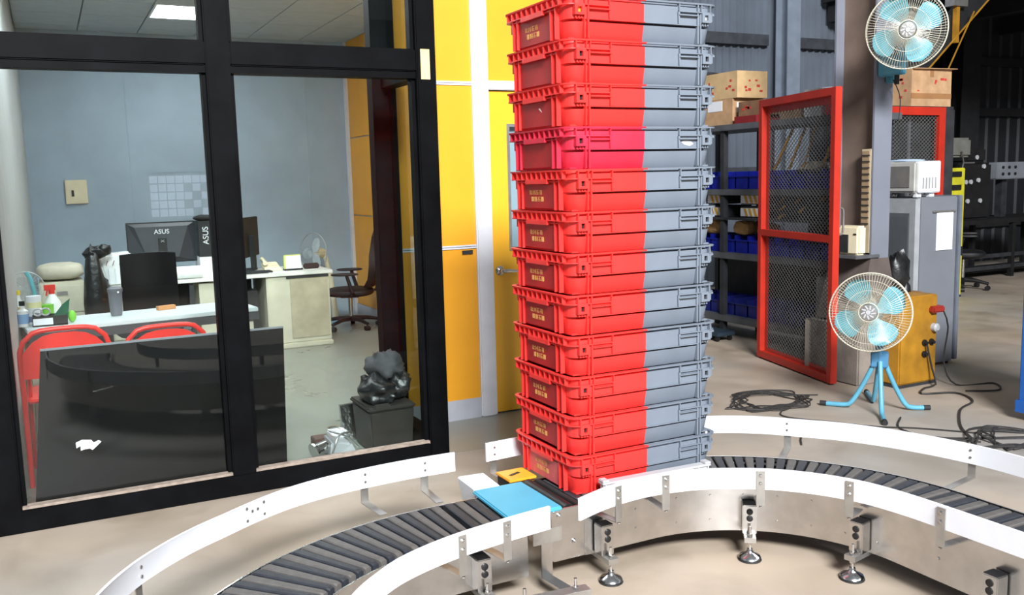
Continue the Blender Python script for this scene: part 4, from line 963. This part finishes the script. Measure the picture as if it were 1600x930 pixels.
def swivel_chair(name, label, loc, rz, m=M_BLACKFAB, arms=True, hi=True, sz=1.):
    o = thing(name, label, 'chair', (0,0,0))
    MB().ball((0,0,.44),.25,.24,.055,18,10,0,0,.7).build('seat', m, o, smooth=SM)
    # back in the +x side, facing -x
    mb = MB(); rows = [(.20,.50,.15),(.25,.60,.20),(.27,.75,.22),(.275,.88,.19),(.29,.98,.15),(.31,1.10,.17),(.33,1.17,.12)] if hi else [(.22,.52,.17),(.25,.62,.19),(.26,.78,.19),(.27,.90,.18),(.28,.93,.15)]
    vs = []; fs = []; n = 7
    for x,z,wd in rows:
        for j in range(n): t = -1+2*j/(n-1); vs.append((x-.05*t*t,t*wd,z))
    for x,z,wd in rows:
        for j in range(n): t = -1+2*j/(n-1); vs.append((x+.06-.045*t*t,t*wd*.96,z))
    R = len(rows); N = R*n
    for i in range(R-1):
        for j in range(n-1): fs += [(i*n+j,i*n+j+1,(i+1)*n+j+1,(i+1)*n+j),(N+i*n+j,N+(i+1)*n+j,N+(i+1)*n+j+1,N+i*n+j+1)]
        fs += [(i*n,(i+1)*n,N+(i+1)*n,N+i*n),(i*n+n-1,N+i*n+n-1,N+(i+1)*n+n-1,(i+1)*n+n-1)]
    for j in range(n-1): fs += [(j,N+j,N+j+1,j+1),((R-1)*n+j,(R-1)*n+j+1,N+(R-1)*n+j+1,N+(R-1)*n+j)]
    mb.add(vs, fs).build('backrest', m, o, smooth=SM)
    MB().bar((.10,0,.40),(.27,0,.46),.06,.02).bar((.27,0,.44),(.29,0,.62),.06,.02).build('back_bracket', M_BLACKP, o)
    if arms:
        for sy in (-1,1):
            a = MB().tube([(.06,sy*.22,.42),(.05,sy*.27,.46),(0,sy*.28,.66)],[.02,.022,.018],8).build('armrest_post', M_BLACKP, o, smooth=SM)
            MB().ball((-.02,sy*.28,.675),.14,.045,.018,14,8,0,0,.7).build('arm_pad', M_BLACKP, o, smooth=SM)
    MB().cyl((0,0,.12),(0,0,.40),.024,12).build('gas_column', M_STEEL, o, smooth=SM)
    B(-.10,.10,-.09,.09,.375,.40).build('tilt_mechanism', M_BLACKP, o, bev=.008)
    for k in range(5):
        a = 2*PI*k/5+.35; d = V(math.cos(a),math.sin(a),0)
        l = MB().tube([V(0,0,.12)+d*.02,V(0,0,.115)+d*.16,V(0,0,.085)+d*.30],[.032,.024,.018],8).build('base_leg', M_BLACKP, o, smooth=SM)
        c = V(0,0,.03)+d*.29; s = V(-d.y,d.x,0)
        MB().cyl(c-s*.022,c+s*.022,.03,12).cyl(c,c+V(0,0,.05),.008,8).build('caster', M_BLACKP, l, smooth=SM)
    o.location = loc; o.rotation_euler = (0,0,rz); o.scale = (1,1,sz); return o
swivel_chair('swivel_chair','black swivel chair in the dark workshop beyond the grey refrigerator',(10.0,7.42,0),2.2,M_VDARK,True,False)
# hanging dark brace, yellow stay and thin rods high at right
HB = thing('hoist_frame', 'dark diagonal brace with yellow upright high in the right workshop corner', 'hoist', (9.1,7.0,2.6))
MB().bar((8.3,7.05,2.35),(9.9,7.05,3.7),.12,.22).build('brace', M_SHADESTEEL, HB); MB().bar((9.1,6.95,2.86),(9.1,6.95,3.5),.05,.05).build('upright', M_YBOX, HB)
MB().bar((8.62,6.9,2.56),(9.75,6.9,3.5),.012,.014).bar((8.9,6.88,2.55),(9.3,6.88,3.2),.01,.012).build('rod', M_YBOX, HB); B(9.0,9.22,6.9,7.02,3.25,3.34).build('lamp_bracket', M_STEELD, HB)

# ---- cables on the floor
def coil_pts(cx, cy, rx, ry, turns, seed, tail=None):
    rn = random.Random(seed); P = []
    for i in range(int(turns*10)):
        a = i*2*PI/10; k = 1+rn.uniform(-.45,.2); P.append((cx+rx*k*math.cos(a)+rn.uniform(-.03,.03), cy+ry*k*math.sin(a)+rn.uniform(-.03,.03), .006+.004*(i%5)))
    return P+(tail or [])
tag(MB().tube(spline(coil_pts(4.14,4.43,.30,.22,7,2,[(3.95,4.15,.006),(4.1,3.85,.006),(4.22,3.66,.006),(4.4,3.5,.006),(4.6,3.25,.006)]),.04), .0045, 6).build('cable_coil', M_CABLE, smooth=1), 'tangled black cable coil on the floor left of the standing fan', 'cable')
tag(MB().tube(spline(coil_pts(4.66,3.08,.25,.20,5,8,[(4.35,3.3,.006),(4.3,3.55,.006),(4.5,3.72,.006)]),.04), .0055, 6).build('cable_coil', M_CABLE, smooth=1), 'black cable coil lying on the floor at the right edge', 'cable')
tag(MB().tube(spline([(4.45,3.2,.008),(4.62,3.4,.008),(4.95,3.65,.008),(5.2,3.75,.008),(5.3,3.95,.008),(5.1,4.05,.008),(5.25,4.15,.008),(5.36,4.15,.02),(5.38,4.2,.12),(5.34,4.215,.29)],.04), .007, 6).build('power_cable', M_CABLE, smooth=1), 'black cable running from yellow machine socket across the floor to right coil', 'cable')
tag(MB().tube(spline([(5.49,4.22,.53),(5.53,4.20,.40),(5.50,4.20,.15),(5.50,4.1,.01),(5.75,4.0,.008),(5.6,3.85,.008),(5.4,3.95,.008)],.04), .006, 6).build('power_cable', M_CABLE, smooth=1), 'black cable hanging from the red plug beside the grey refrigerator', 'cable')
tag(MB().tube(spline([(3.6,3.62,.006),(3.75,3.75,.006),(4.0,3.72,.006),(4.2,3.45,.006),(4.45,3.15,.006)],.04), .005, 6).build('power_cable', M_CABLE, smooth=1), 'thin black cable on the floor just behind the far guide rail', 'cable')

# ================================================================== OFFICE CONTENTS
# long front table
TB = thing('work_table', 'long pale topped table behind the glass, red folding chairs before it', 'table', (.5,5.85,0))
Mt = T(1.14,5.785,0)@RZ(math.radians(6.5))
B(-1.295,0,0,.44,.715,.74,M=Mt).build('tabletop', M_TABLE, TB, bev=.003)
B(-1.295,.002,-.006,.446,.665,.713,M=Mt).build('edge_band', M_TEDGE, TB)
for x in (-1.27,-.05):
    for y in (.04,.40): B(x-.02,x+.02,y-.02,y+.02,0,.665,M=Mt).build('leg', M_CABCREAM, TB)
TZ = .7405
def folding_chair(label, cx, cy, zt, rz):
    o = thing('folding_chair', label, 'chair', (0,0,0), 'red folding chairs')
    w2 = .205
    loop = [(-w2,0,.0),(-w2,.0,.45),(-w2,-.02,zt-.10),(-w2+.04,-.025,zt-.03),(-w2+.10,-.026,zt),(w2-.10,-.026,zt),(w2-.04,-.025,zt-.03),(w2,-.02,zt-.10),(w2,0,.45),(w2,0,0)]
    MB().tube(spline(loop,.03), .013, 10).build('frame', M_CHAIRRED, o, smooth=SM)
    mb = MB(); n = 9; vs = []; fs = []
    for z in (zt-.24,zt-.015):
        for j in range(n):
            t = -1+2*j/(n-1); zz = z if z < zt-.1 else z-.10*abs(t)**3; vs.append((t*(w2-.006),-.02-.02*(1-t*t),zz))
    vs += [(x,y+.006,z) for x,y,z in vs]
    for j in range(n-1): fs += [(j,j+1,n+j+1,n+j),(2*n+j,3*n+j,3*n+j+1,2*n+j+1),(j,2*n+j,2*n+j+1,j+1),(n+j,n+j+1,3*n+j+1,3*n+j)]
    fs += [(0,n,3*n,2*n),(n-1,3*n-1,4*n-1,2*n-1)]
    mb.add(vs,fs).build('backrest', M_CHAIRRED, o, smooth=.8)
    B(-.19,.19,.02,.40,.43,.45).build('seat', M_CHAIRRED, o, bev=.008)
    for sx in (-1,1): MB().tube([(sx*(w2-.03),.36,0.0),(sx*(w2-.03),.02,.60)], .011, 8).build('rear_leg', M_CHAIRRED, o, smooth=SM)
    o.location = (cx,cy,0); o.rotation_euler = (0,0,rz)
folding_chair('red metal folding chair at the left end of the front table', .03, 5.12, .805, .05)
folding_chair('red metal folding chair at the middle of the front table', .515, 5.12, .772, .05)
# black board standing inside against the glass
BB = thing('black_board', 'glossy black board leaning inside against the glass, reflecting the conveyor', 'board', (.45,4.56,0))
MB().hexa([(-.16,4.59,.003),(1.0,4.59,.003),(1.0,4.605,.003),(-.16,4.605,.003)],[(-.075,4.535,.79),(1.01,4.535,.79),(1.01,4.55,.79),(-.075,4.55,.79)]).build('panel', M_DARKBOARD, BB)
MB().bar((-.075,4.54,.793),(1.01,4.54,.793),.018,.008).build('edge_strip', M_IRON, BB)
tag(MB().prism([(.035,.336),(.052,.345),(.052,.322),(.066,.326),(.09,.327),(.10,.318),(.12,.334),(.14,.352),(.128,.36),(.108,.352),(.098,.366),(.06,.372),(.034,.362)],-.0003,.0003,T(0,4.4852,0)@Matrix.Rotation(PI/2,4,'X')).build('torn_sticker', M_PAPER), 'torn white sticker remnant low on the left glass pane', 'sticker')
# things on the table
t = thing('tumbler', 'dark grey lidded tumbler standing on the pale front table', 'cup', (.33,5.95,TZ))
MB().lathe([(.030,0),(.034,.02),(.040,.145)],(.33,5.95,TZ),(0,0,1),20).build('cup', M_TUMBLER, t, smooth=SM); MB().lathe([(.044,.145),(.044,.165),(.030,.175)],(.33,5.95,TZ),(0,0,1),20).build('lid', M_TUMBLER, t, smooth=SM)
MB().ball((.345,5.908,TZ+.145),.006,.004,.006,8,6).build('lid_stud', M_WHITE, t)
b = MB().bar((.57,6.03,TZ+.013),(.675,6.06,TZ+.013),.04,.025).build('wood_block', M_BROWNBLK); tag(b, 'small brown wooden block lying on the pale front table', 'block')
t = thing('tray', 'black desk tray with white front label on the table, left end', 'tray', (-.04,5.80,TZ))
B(-.12,.06,5.74,5.86,TZ,TZ+.008).box(-.12,.06,5.74,5.746,TZ,TZ+.055).box(-.12,.06,5.854,5.86,TZ,TZ+.055).box(-.12,-.114,5.746,5.854,TZ,TZ+.055).box(.054,.06,5.746,5.854,TZ,TZ+.055).build('box', M_BLACKP, t)
B(-.115,-.015,5.736,5.74,TZ+.008,TZ+.045).build('label_plate', M_PAPER, t)
tag(MB().prism([(-.02,.0),(.08,.0),(.10,.13),(.06,.10)],0,.01,T(-.02,5.81,TZ+.01)@Matrix.Rotation(PI/2,4,'X')).build('green_card', M_DGREEN), 'dark green card standing in the black desk tray', 'card')
tag(MB().ball((.085,5.82,TZ+.035),.022,.02,.035,12,8).build('lime_pouch', M_GREEN), 'bright lime pouch at the right of the black desk tray', 'pouch')
tag(MB().lathe([(.036,0),(.04,.10)],(-.045,5.95,TZ),(0,0,1),18).build('green_cup', M_GREEN, smooth=SM), 'green plastic cup behind the black desk tray', 'cup')
t = thing('scissors', 'scissors with grey handles lying in the black desk tray', 'scissors', (-.07,5.80,TZ+.05))
for sx in (-1,1): MB().tube([(-.07+.022*math.cos(a)+sx*.02,5.80,TZ+.075+.02*math.sin(a)) for a in [2*PI*i/14 for i in range(14)]], .005, 6, closed=True).build('handle', M_LGREYP, t, smooth=1)
MB().bar((-.07,5.80,TZ+.06),(-.06,5.80,TZ+.012),.012,.004).build('blade', M_STEEL, t)
t = thing('spray_bottle', 'clear white spray bottle with a red trigger on the table', 'bottle', (-.01,6.05,TZ))
MB().lathe([(.042,0),(.045,.01),(.045,.10),(.02,.14),(.014,.155)],(-.01,6.05,TZ),(0,0,1),20).build('bottle', M_WPLAS, t, smooth=SM)
MB().lathe([(.017,.15),(.017,.175)],(-.01,6.05,TZ),(0,0,1),14).box(-.05,.012,6.04,6.06,TZ+.172,TZ+.205).bar((-.032,6.05,TZ+.178),(-.04,6.05,TZ+.14),.012,.01).build('trigger', mat('red_trigger',(214,50,40),.45), t)
for i, (x, y, r, h, m, l) in enumerate(((-.165,5.80,.028,.12,M_LBLUE,'pale blue labelled bottle at the far left end of the table'),(-.185,5.93,.026,.17,mat('yellow_label',(236,206,60),.5),'yellow labelled bottle behind the pale blue bottle'))):
    t = thing('bottle', l, 'bottle', (x,y,TZ)); MB().lathe([(r,0),(r,h*.75),(r*.5,h*.85),(r*.45,h)],(x,y,TZ),(0,0,1),18).build('bottle', M_WPLAS, t, smooth=SM)
    MB().lathe([(r+.001,h*.15),(r+.001,h*.6)],(x,y,TZ),(0,0,1),18).build('label_band', m, t, smooth=SM); MB().lathe([(r*.55,h),(r*.55,h+.025)],(x,y,TZ),(0,0,1),14).build('cap', m if i else M_BLACKP, t, smooth=SM)
for k, (x, y, z, l) in enumerate(((-.105,5.90,TZ,'white jar with blue label, lower of two stacked on the table'),(-.105,5.90,TZ+.081,'white jar with pale yellow label, stacked on the lower jar'))):
    t = thing('jar', l, 'jar', (x,y,z)); MB().lathe([(.037,0),(.037,.062)],(x,y,z),(0,0,1),20).build('jar', M_WHITE, t, smooth=SM)
    MB().lathe([(.038,.012),(.038,.045)],(x,y,z),(0,0,1),20).build('label_band', (mat('blue_label',(90,110,150),.5),mat('pale_yellow_label',(226,222,170),.5))[k], t, smooth=SM); MB().lathe([(.039,.062),(.039,.08)],(x,y,z),(0,0,1),20).build('lid', M_WHITE, t, smooth=SM)
t = thing('desk_fan', 'small clear desk fan with pale blue arch at table left end', 'fan', (-.14,6.06,TZ))
mb = MB()
for a in [2*PI*i/28 for i in range(28)]: mb.tube([(-.14,6.05,.935),(-.14+.095*math.cos(a),6.045,.935+.095*math.sin(a))],.0012,4)
mb.tube([(-.14+.096*math.cos(a),6.045,.935+.096*math.sin(a)) for a in [2*PI*i/28 for i in range(28)]],.003,6,closed=True); mb.build('guard', M_LGREYP, t)
MB().tube(spline([(-.135,6.03,1.03),(-.115,6.03,.99),(-.10,6.03,.90),(-.095,6.03,.80),(-.095,6.03,TZ+.01)],.02),.012,8).build('stand', M_FANBLADE, t, smooth=SM); MB().lathe([(.06,0),(.055,.012)],(-.12,6.06,TZ),(0,0,1),18).build('base', M_WHITE, t)
for k in range(3): a = k*2.09; MB().ball((-.14+.045*math.cos(a),6.05,.935+.045*math.sin(a)),.035,.004,.03,10,6).build('blade', M_CLEAR, t, smooth=1)

# cabinets and bags along the back left
def drawer_cab(name, label, x0, x1, y0, y1, z1, nd):
    o = thing(name, label, 'cabinet', ((x0+x1)/2,y0,0)); B(x0,x1,y0,y1,0,z1).build('body', M_CABCREAM, o, bev=.006)
    h = (z1-.06)/nd
    for i in range(nd):
        d = B(x0+.012,x1-.012,y0-.016,y0,.04+h*i,.04+h*i+h-.012).build('drawer', M_CABCREAM, o, bev=.004)
        B((x0+x1)/2-.04,(x0+x1)/2+.04,y0-.022,y0-.016,.04+h*i+h*.62,.04+h*i+h*.76).build('handle', M_STEELD, d)
drawer_cab('drawer_cabinet','cream drawer cabinet with a beige cushion on top, back left',-.10,.23,8.3,8.75,.755,3)
tag(MB().ball((.065,8.52,.83),.18,.2,.07,18,10,.03,1,.65).build('cushion', M_CLOTH, smooth=1), 'beige cushion lying on the cream drawer cabinet', 'cushion')
drawer_cab('drawer_cabinet','cream drawer cabinet under the white ribbed bag, behind the grey tumbler',.36,.62,8.12,8.5,.70,3)
t = thing('garbage_bag','tall black plastic bag standing between cream cabinet and ribbed bag','bag',(.315,8.0,0))
lumpy((.315,8.0,.5),.10,.10,.52,3,.3,1.2,.05).build('bag', M_BLACKBAG, t, smooth=1.2); MB().ball((.32,8.0,1.0),.09,.07,.05,12,8,.25,2).ball((.39,8.0,1.02),.05,.05,.045,10,7,.25,3).build('gathered_neck', M_BLACKBAG, t, smooth=1.2)
t = thing('plastic_bag','white ribbed plastic bag with contents, left of the black chair','bag',(.45,8.22,.70))
MB().hexa([(.40,8.13,.702),(.60,8.13,.702),(.60,8.32,.702),(.40,8.32,.702)],[(.335,8.12,.965),(.60,8.12,.985),(.60,8.30,.985),(.335,8.30,.965)]).build('bag', M_WPLAS, t, bev=.02, smooth=1)
for i in range(4): MB().bar((.425+.045*i,8.115,.72),(.42+.05*i,8.112,.86),.03,.012).build('fold', M_WHITE, t, bev=.004)
for i in range(4): MB().bar((.40+.05*i,8.113,.88),(.415+.05*i,8.113,.92),.012,.004).build('printed_mark', mat('maroon_print',(120,60,70),.6), t)
# black chair seen from behind
t = thing('office_chair','black panel backed office chair facing away behind the front table','chair',(.62,7.05,0))
mb = MB(); vs = []; n = 7
for z in (.56,.80,1.045):
    for j in range(n): q = -1+2*j/(n-1); vs.append((.625+q*.19*(1 if z < 1 else .99),7.0-.03*(1-q*q),z-(.012*q*q if z > 1 else 0)))
vs += [(x,y+.04,z) for x,y,z in vs]; N = 3*n; fs = []
for i in range(2):
    for j in range(n-1): fs += [(i*n+j,i*n+j+1,(i+1)*n+j+1,(i+1)*n+j),(N+i*n+j,N+(i+1)*n+j,N+(i+1)*n+j+1,N+i*n+j+1)]
    fs += [(i*n,(i+1)*n,N+(i+1)*n,N+i*n),(i*n+n-1,N+i*n+n-1,N+(i+1)*n+n-1,(i+1)*n+n-1)]
for j in range(n-1): fs += [(j,N+j,N+j+1,j+1),(2*n+j,2*n+j+1,N+2*n+j+1,N+2*n+j)]
mb.add(vs,fs).build('backrest', mat('black_gloss_back',(14,13,14),.3), t, smooth=SM); B(.60,.65,7.01,7.03,.42,.70).build('back_bracket', M_BLACKP, t)
MB().ball((.625,7.25,.45),.24,.23,.05,16,9,0,0,.7).build('seat', M_BLACKFAB, t, smooth=SM); MB().cyl((.625,7.25,.08),(.625,7.25,.42),.025,10).build('gas_column', M_STEEL, t)
for k in range(5): a = 2*PI*k/5; MB().bar((.625,7.25,.09),(.625+.28*math.cos(a),7.25+.28*math.sin(a),.06),.04,.03).build('base_leg', M_BLACKP, t); 
for k in range(5): a = 2*PI*k/5; MB().cyl((.61+.27*math.cos(a),7.25+.27*math.sin(a),.028),(.64+.27*math.cos(a),7.25+.27*math.sin(a),.028),.028,10).build('caster', M_BLACKP, t)
# back desk
DK = thing('office_desk','long white office desk along the back with cream pedestal','desk',(1.5,8.6,0))
B(.62,2.33,8.27,8.95,.675,.705).build('desktop', mat('white_laminate',(222,222,216),.4), DK, bev=.003)
B(1.72,2.30,8.30,8.92,.05,.675).build('pedestal', M_CABCREAM, DK, bev=.008); B(1.93,2.285,8.292,8.30,.09,.645).build('pedestal_panel', mat('cream_panel',(178,170,146),.5), DK, bev=.003)
B(1.70,2.31,8.28,8.94,0,.05).build('plinth', M_CABCREAM, DK, bev=.01); B(1.90,2.29,8.285,8.30,.648,.668).build('finger_groove', M_DARK, DK)
B(1.14,1.40,8.32,8.85,0,.66).build('pedestal', M_CABCREAM, DK, bev=.005)
for x in (.66,1.08): B(x-.02,x+.02,8.32,8.36,0,.675).build('leg', M_DARK, DK)
B(.64,1.7,8.88,8.90,.30,.675).build('modesty_panel', M_DARK, DK)
t = thing('monitor','black computer monitor seen from the back on the white desk','monitor',(.9,8.55,.705))
Mm = T(.885,8.52,.705)
B(-.285,.285,.0,.02,.14,.50,M=Mm).build('screen_case', M_BLACKP, t, bev=.004)
MB().hexa([Mm@V(-.275,0,.15),Mm@V(.275,0,.15),Mm@V(.275,0,.49),Mm@V(-.275,0,.49)],[Mm@V(-.13,-.045,.19),Mm@V(.13,-.045,.19),Mm@V(.22,-.03,.46),Mm@V(-.22,-.03,.46)]).build('rear_shell', mat('charcoal_plastic',(52,54,60),.42), t)
B(-.035,.035,-.06,-.02,.02,.36,M=Mm).build('stand_neck', M_BLACKP, t, bev=.004); B(-.12,.12,-.12,.06,.0,.018,M=Mm).build('stand_base', M_BLACKP, t, bev=.006)
def text_part(s, size, M, parent, m):
    me = text_mesh(s, size, M, 'lettering'); me.materials.append(m)
    org = ORG[parent.name]; me.transform(Matrix.Translation(-org)); o = bpy.data.objects.new('lettering', me); COL.objects.link(o); o.parent = parent; return o
M_LOGO = mat('white_print',(220,224,228),.5)
text_part('ASUS', .055, Mm@T(0,-.0385,.415)@Matrix.Rotation(PI/2-.10,4,'X'), t, M_LOGO)
mb = MB().bar(Mm@V(-.015,-.062,.325),Mm@V(.015,-.062,.345),.006,.002).bar(Mm@V(-.015,-.062,.345),Mm@V(.015,-.062,.325),.006,.002); mb.build('badge', M_LOGO, t)
t = thing('product_box','tall black box with white vertical lettering, right of the monitor','box',(1.22,8.6,.705))
B(1.185,1.31,8.45,8.66,.882,1.20).build('carton', M_BLACKP, t, bev=.003); text_part('ASUS', .07, T(1.248,8.448,1.07)@Matrix.Rotation(PI/2,4,'X')@RZ(PI/2), t, M_LOGO)
tag(MB().ball((1.245,8.52,1.225),.09,.09,.03,14,8,.08,2).build('black_pouch', M_BLACKFAB, smooth=1), 'black pouch lying on top of the tall black box', 'pouch')
tag(B(1.18,1.36,8.42,8.70,.7055,.88).build('white_box', M_PAPER), 'plain white box under the tall black lettered box', 'box')
t = thing('paper_roll','white roll of paper lying on the desk behind the black chair','roll',(1.02,8.34,.706))
MB().lathe([(.052,0),(.055,.005),(.055,.275),(.052,.28)],(.90,8.345,.762),(1,0,0),20).build('roll', M_WPLAS, t, smooth=SM); MB().lathe([(.018,-.002),(.018,.0)],(.90,8.345,.762),(1,0,0),14).build('core', M_CARD, t)
t = thing('monitor','black computer monitor seen from its side, beyond the mullion','monitor',(1.62,8.75,.705))
Mn = T(1.66,8.75,.705)@RZ(math.radians(-28)); B(-.012,.03,-.27,.27,.13,.50,M=Mn).build('screen_case', M_BLACKP, t, bev=.004); B(.03,.07,-.03,.03,.02,.33,M=Mn).build('stand_neck', M_BLACKP, t); B(-.06,.06,-.10,.08,0,.018,M=Mn).build('stand_base', M_BLACKP, t)
t = thing('keyboard','black keyboard on the white desk before the side-on monitor','keyboard',(1.62,8.42,.705))
B(1.42,1.80,8.36,8.48,.7055,.722).build('base', M_BLACKP, t, bev=.003)
mb = MB()
for i in range(14):
    for j in range(4): mb.box(1.43+.026*i,1.452+.026*i,8.368+.027*j,8.39+.027*j,.722,.727)
mb.build('keys', M_DARK, t, kind='stuff')
t = thing('desk_telephone','white desk telephone with handset on the white desk','telephone',(1.86,8.66,.705))
MB().hexa([(1.78,8.56,.7055),(1.93,8.56,.7055),(1.93,8.74,.7055),(1.78,8.74,.7055)],[(1.77,8.60,.735),(1.92,8.60,.735),(1.92,8.75,.775),(1.77,8.75,.775)]).build('base', M_CREAM, t, bev=.004)
MB().tube([(1.785,8.60,.775),(1.785,8.66,.795),(1.785,8.74,.805)],[.022,.016,.022],10).build('handset', M_CREAM, t, smooth=SM)
tag(B(1.76,1.92,8.33,8.44,.7055,.7085).build('paper_sheet', M_PAPER), 'loose white paper sheet on the desk near the telephone', 'paper')
t = thing('desk_calendar','white desk calendar with yellow green edge on a dark stand','calendar',(2.0,8.5,.705))
B(1.93,2.10,8.46,8.53,.7055,.722).build('stand', M_BLACKP, t); MB().hexa([(1.945,8.468,.722),(2.09,8.468,.722),(2.09,8.474,.722),(1.945,8.474,.722)],[(1.945,8.49,.84),(2.09,8.49,.84),(2.09,8.496,.84),(1.945,8.496,.84)]).build('page', M_PAPER, t); B(1.93,1.945,8.47,8.50,.722,.848).box(1.945,2.09,8.488,8.5,.84,.85).build('cover_edge', mat('yellow_green',(206,214,110),.6), t)
tag(B(2.13,2.27,8.5,8.58,.7055,.755).build('stapler', mat('dark_brown_plastic',(52,30,28),.5), bev=.01), 'dark brown stapler beside the desk calendar', 'stapler')
# standing cream fan with pale blue base
t = thing('pedestal_fan','cream standing fan with round pale blue base behind the desk end','fan',(2.74,9.78,0))
MB().lathe([(.17,0),(.175,.012),(.165,.03),(.04,.04)],(2.76,9.70,0),(0,0,1),28).build('base', mat('sky_blue_plastic',(140,184,220),.45), t, smooth=SM)
MB().tube([(2.74,9.70,.04),(2.70,9.70,.5),(2.655,9.73,.78)],[.034,.028,.024],12).build('pole', M_CREAM, t, smooth=SM)
fcn = V(2.53,9.70,.76); fdn = unit(-.86,-.40,.08); qn = V(0,0,1).rotation_difference(fdn)
MB().lathe([(.03,-.14),(.055,-.13),(.06,-.04),(.03,-.02)],fcn,fdn,18).build('motor_housing', M_CREAM, t, smooth=SM)
mb = MB()
for i in range(36):
    a = 2*PI*i/36; mb.tube([fcn+qn@V(.03*math.cos(a),.03*math.sin(a),.05),fcn+qn@V(.2*math.cos(a),.2*math.sin(a),.045),fcn+qn@V(.215*math.cos(a),.215*math.sin(a),0),fcn+qn@V(.19*math.cos(a),.19*math.sin(a),-.04)],.0015,4)
mb.tube([fcn+qn@V(.216*math.cos(a),.216*math.sin(a),0) for a in [2*PI*i/36 for i in range(36)]],.006,6,closed=True); mb.build('guard', M_LGREYP, t)
for k in range(3):
    a = k*2.09; c = fcn+qn@V(.095*math.cos(a),.095*math.sin(a),0); ob = MB().ball((0,0,0),.085,.06,.004,12,6).build('blade', mat('pale_blade',(206,214,218),.4), t, smooth=1)
    ob.location = c-ORG[t.name]; ob.rotation_mode = 'QUATERNION'; ob.rotation_quaternion = qn @ Matrix.Rotation(a,3,'Z').to_quaternion()
    for vtx in ob.data.vertices: vtx.co += ORG[t.name]
swivel_chair('swivel_chair','black high backed office chair with armrests by the yellow wall',(2.74,9.12,0),math.radians(-22),mat('black_leather',(18,17,20),.6),sz=.87)
SP = thing('switch_box','cream electrical switch panel on the grey office back wall','switch box',(.285,10.09,1.48))
B(.185,.385,10.075,10.094,1.365,1.60).build('cover', M_CREAM, SP, bev=.004); B(.24,.262,10.068,10.075,1.44,1.50).build('switch_lever', M_DARK, SP); B(.21,.36,10.072,10.075,1.395,1.575).build('inner_door', M_CREAM, SP)
tag(B(1.46,1.66,8.40,8.82,0,.55).build('computer_case', M_BLACKP, bev=.006), 'black computer case under the white desk', 'computer')
# by the right pane, on the floor
t = thing('plastic_bin','dark grey brown lidded bin just inside the right glass pane','bin',(1.63,4.86,0))
MB().hexa([(1.50,4.70,.003),(1.73,4.70,.003),(1.73,5.0,.003),(1.50,5.0,.003)],[(1.485,4.685,.25),(1.745,4.685,.25),(1.745,5.015,.25),(1.485,5.015,.25)]).build('body', M_BIN, t, bev=.008)
B(1.475,1.752,4.675,5.02,.25,.275).build('lid', M_BIN, t, bev=.008); B(1.51,1.60,4.672,4.70,.262,.29).build('lid_flap', M_BIN, t, bev=.006)
tag(lumpy((1.575,4.85,.335),.095,.13,.085,2,.5).build('bag', M_BLACKBAG, smooth=1.2), 'crumpled black bag on the left of the dark bin lid', 'bag')
tag(lumpy((1.69,4.88,.345),.085,.12,.095,5,.5).build('bag', M_BLACKBAG, smooth=1.2), 'shiny black bag on the right of the dark bin lid', 'bag')
tag(lumpy((1.665,4.92,.45),.10,.13,.09,9,.5).build('jacket', mat('dark_grey_cloth',(58,58,62),.75,var=.15,bump=.4,bscale=20), smooth=1.2), 'dark grey folded jacket piled on top of the black bags', 'clothing')
tag(MB().hexa([(1.44,5.06,.003),(1.54,5.06,.003),(1.54,5.10,.003),(1.44,5.10,.003)],[(1.425,5.05,.22),(1.55,5.05,.225),(1.55,5.08,.225),(1.425,5.08,.22)]).build('foil_bag', M_SILVER), 'silver foil bag standing behind the dark bin', 'bag')
t = thing('power_tool','silver power tool with coiled grey cord on the office floor','tool',(1.33,4.86,0))
MB().hexa([(1.27,4.74,.003),(1.43,4.74,.003),(1.43,4.96,.003),(1.27,4.96,.003)],[(1.29,4.76,.10),(1.40,4.76,.075),(1.40,4.93,.075),(1.29,4.93,.11)]).build('body', mat('silver_grey',(186,188,192),.35,.4), t, bev=.012)
MB().cyl((1.21,4.80,.05),(1.27,4.82,.06),.04,18).cyl((1.195,4.795,.045),(1.205,4.798,.048),.052,18).build('motor_drum', M_CHROME, t, smooth=SM)
B(1.23,1.33,4.90,5.0,.003,.085).build('control_box', mat('brown_case',(90,64,58),.5), t, bev=.004)
B(1.33,1.43,4.90,5.02,.075,.10).build('white_pad', M_PAPER, t, bev=.004)
MB().tube(spline([(1.28,4.75,.02),(1.30,4.74,.09),(1.33,4.76,.13),(1.40,4.80,.13),(1.42,4.86,.10),(1.36,4.90,.14),(1.29,4.86,.15),(1.31,4.80,.14),(1.38,4.78,.11),(1.44,4.78,.04)],.02),.006,6).build('power_cord', M_STEELD, t, smooth=1)
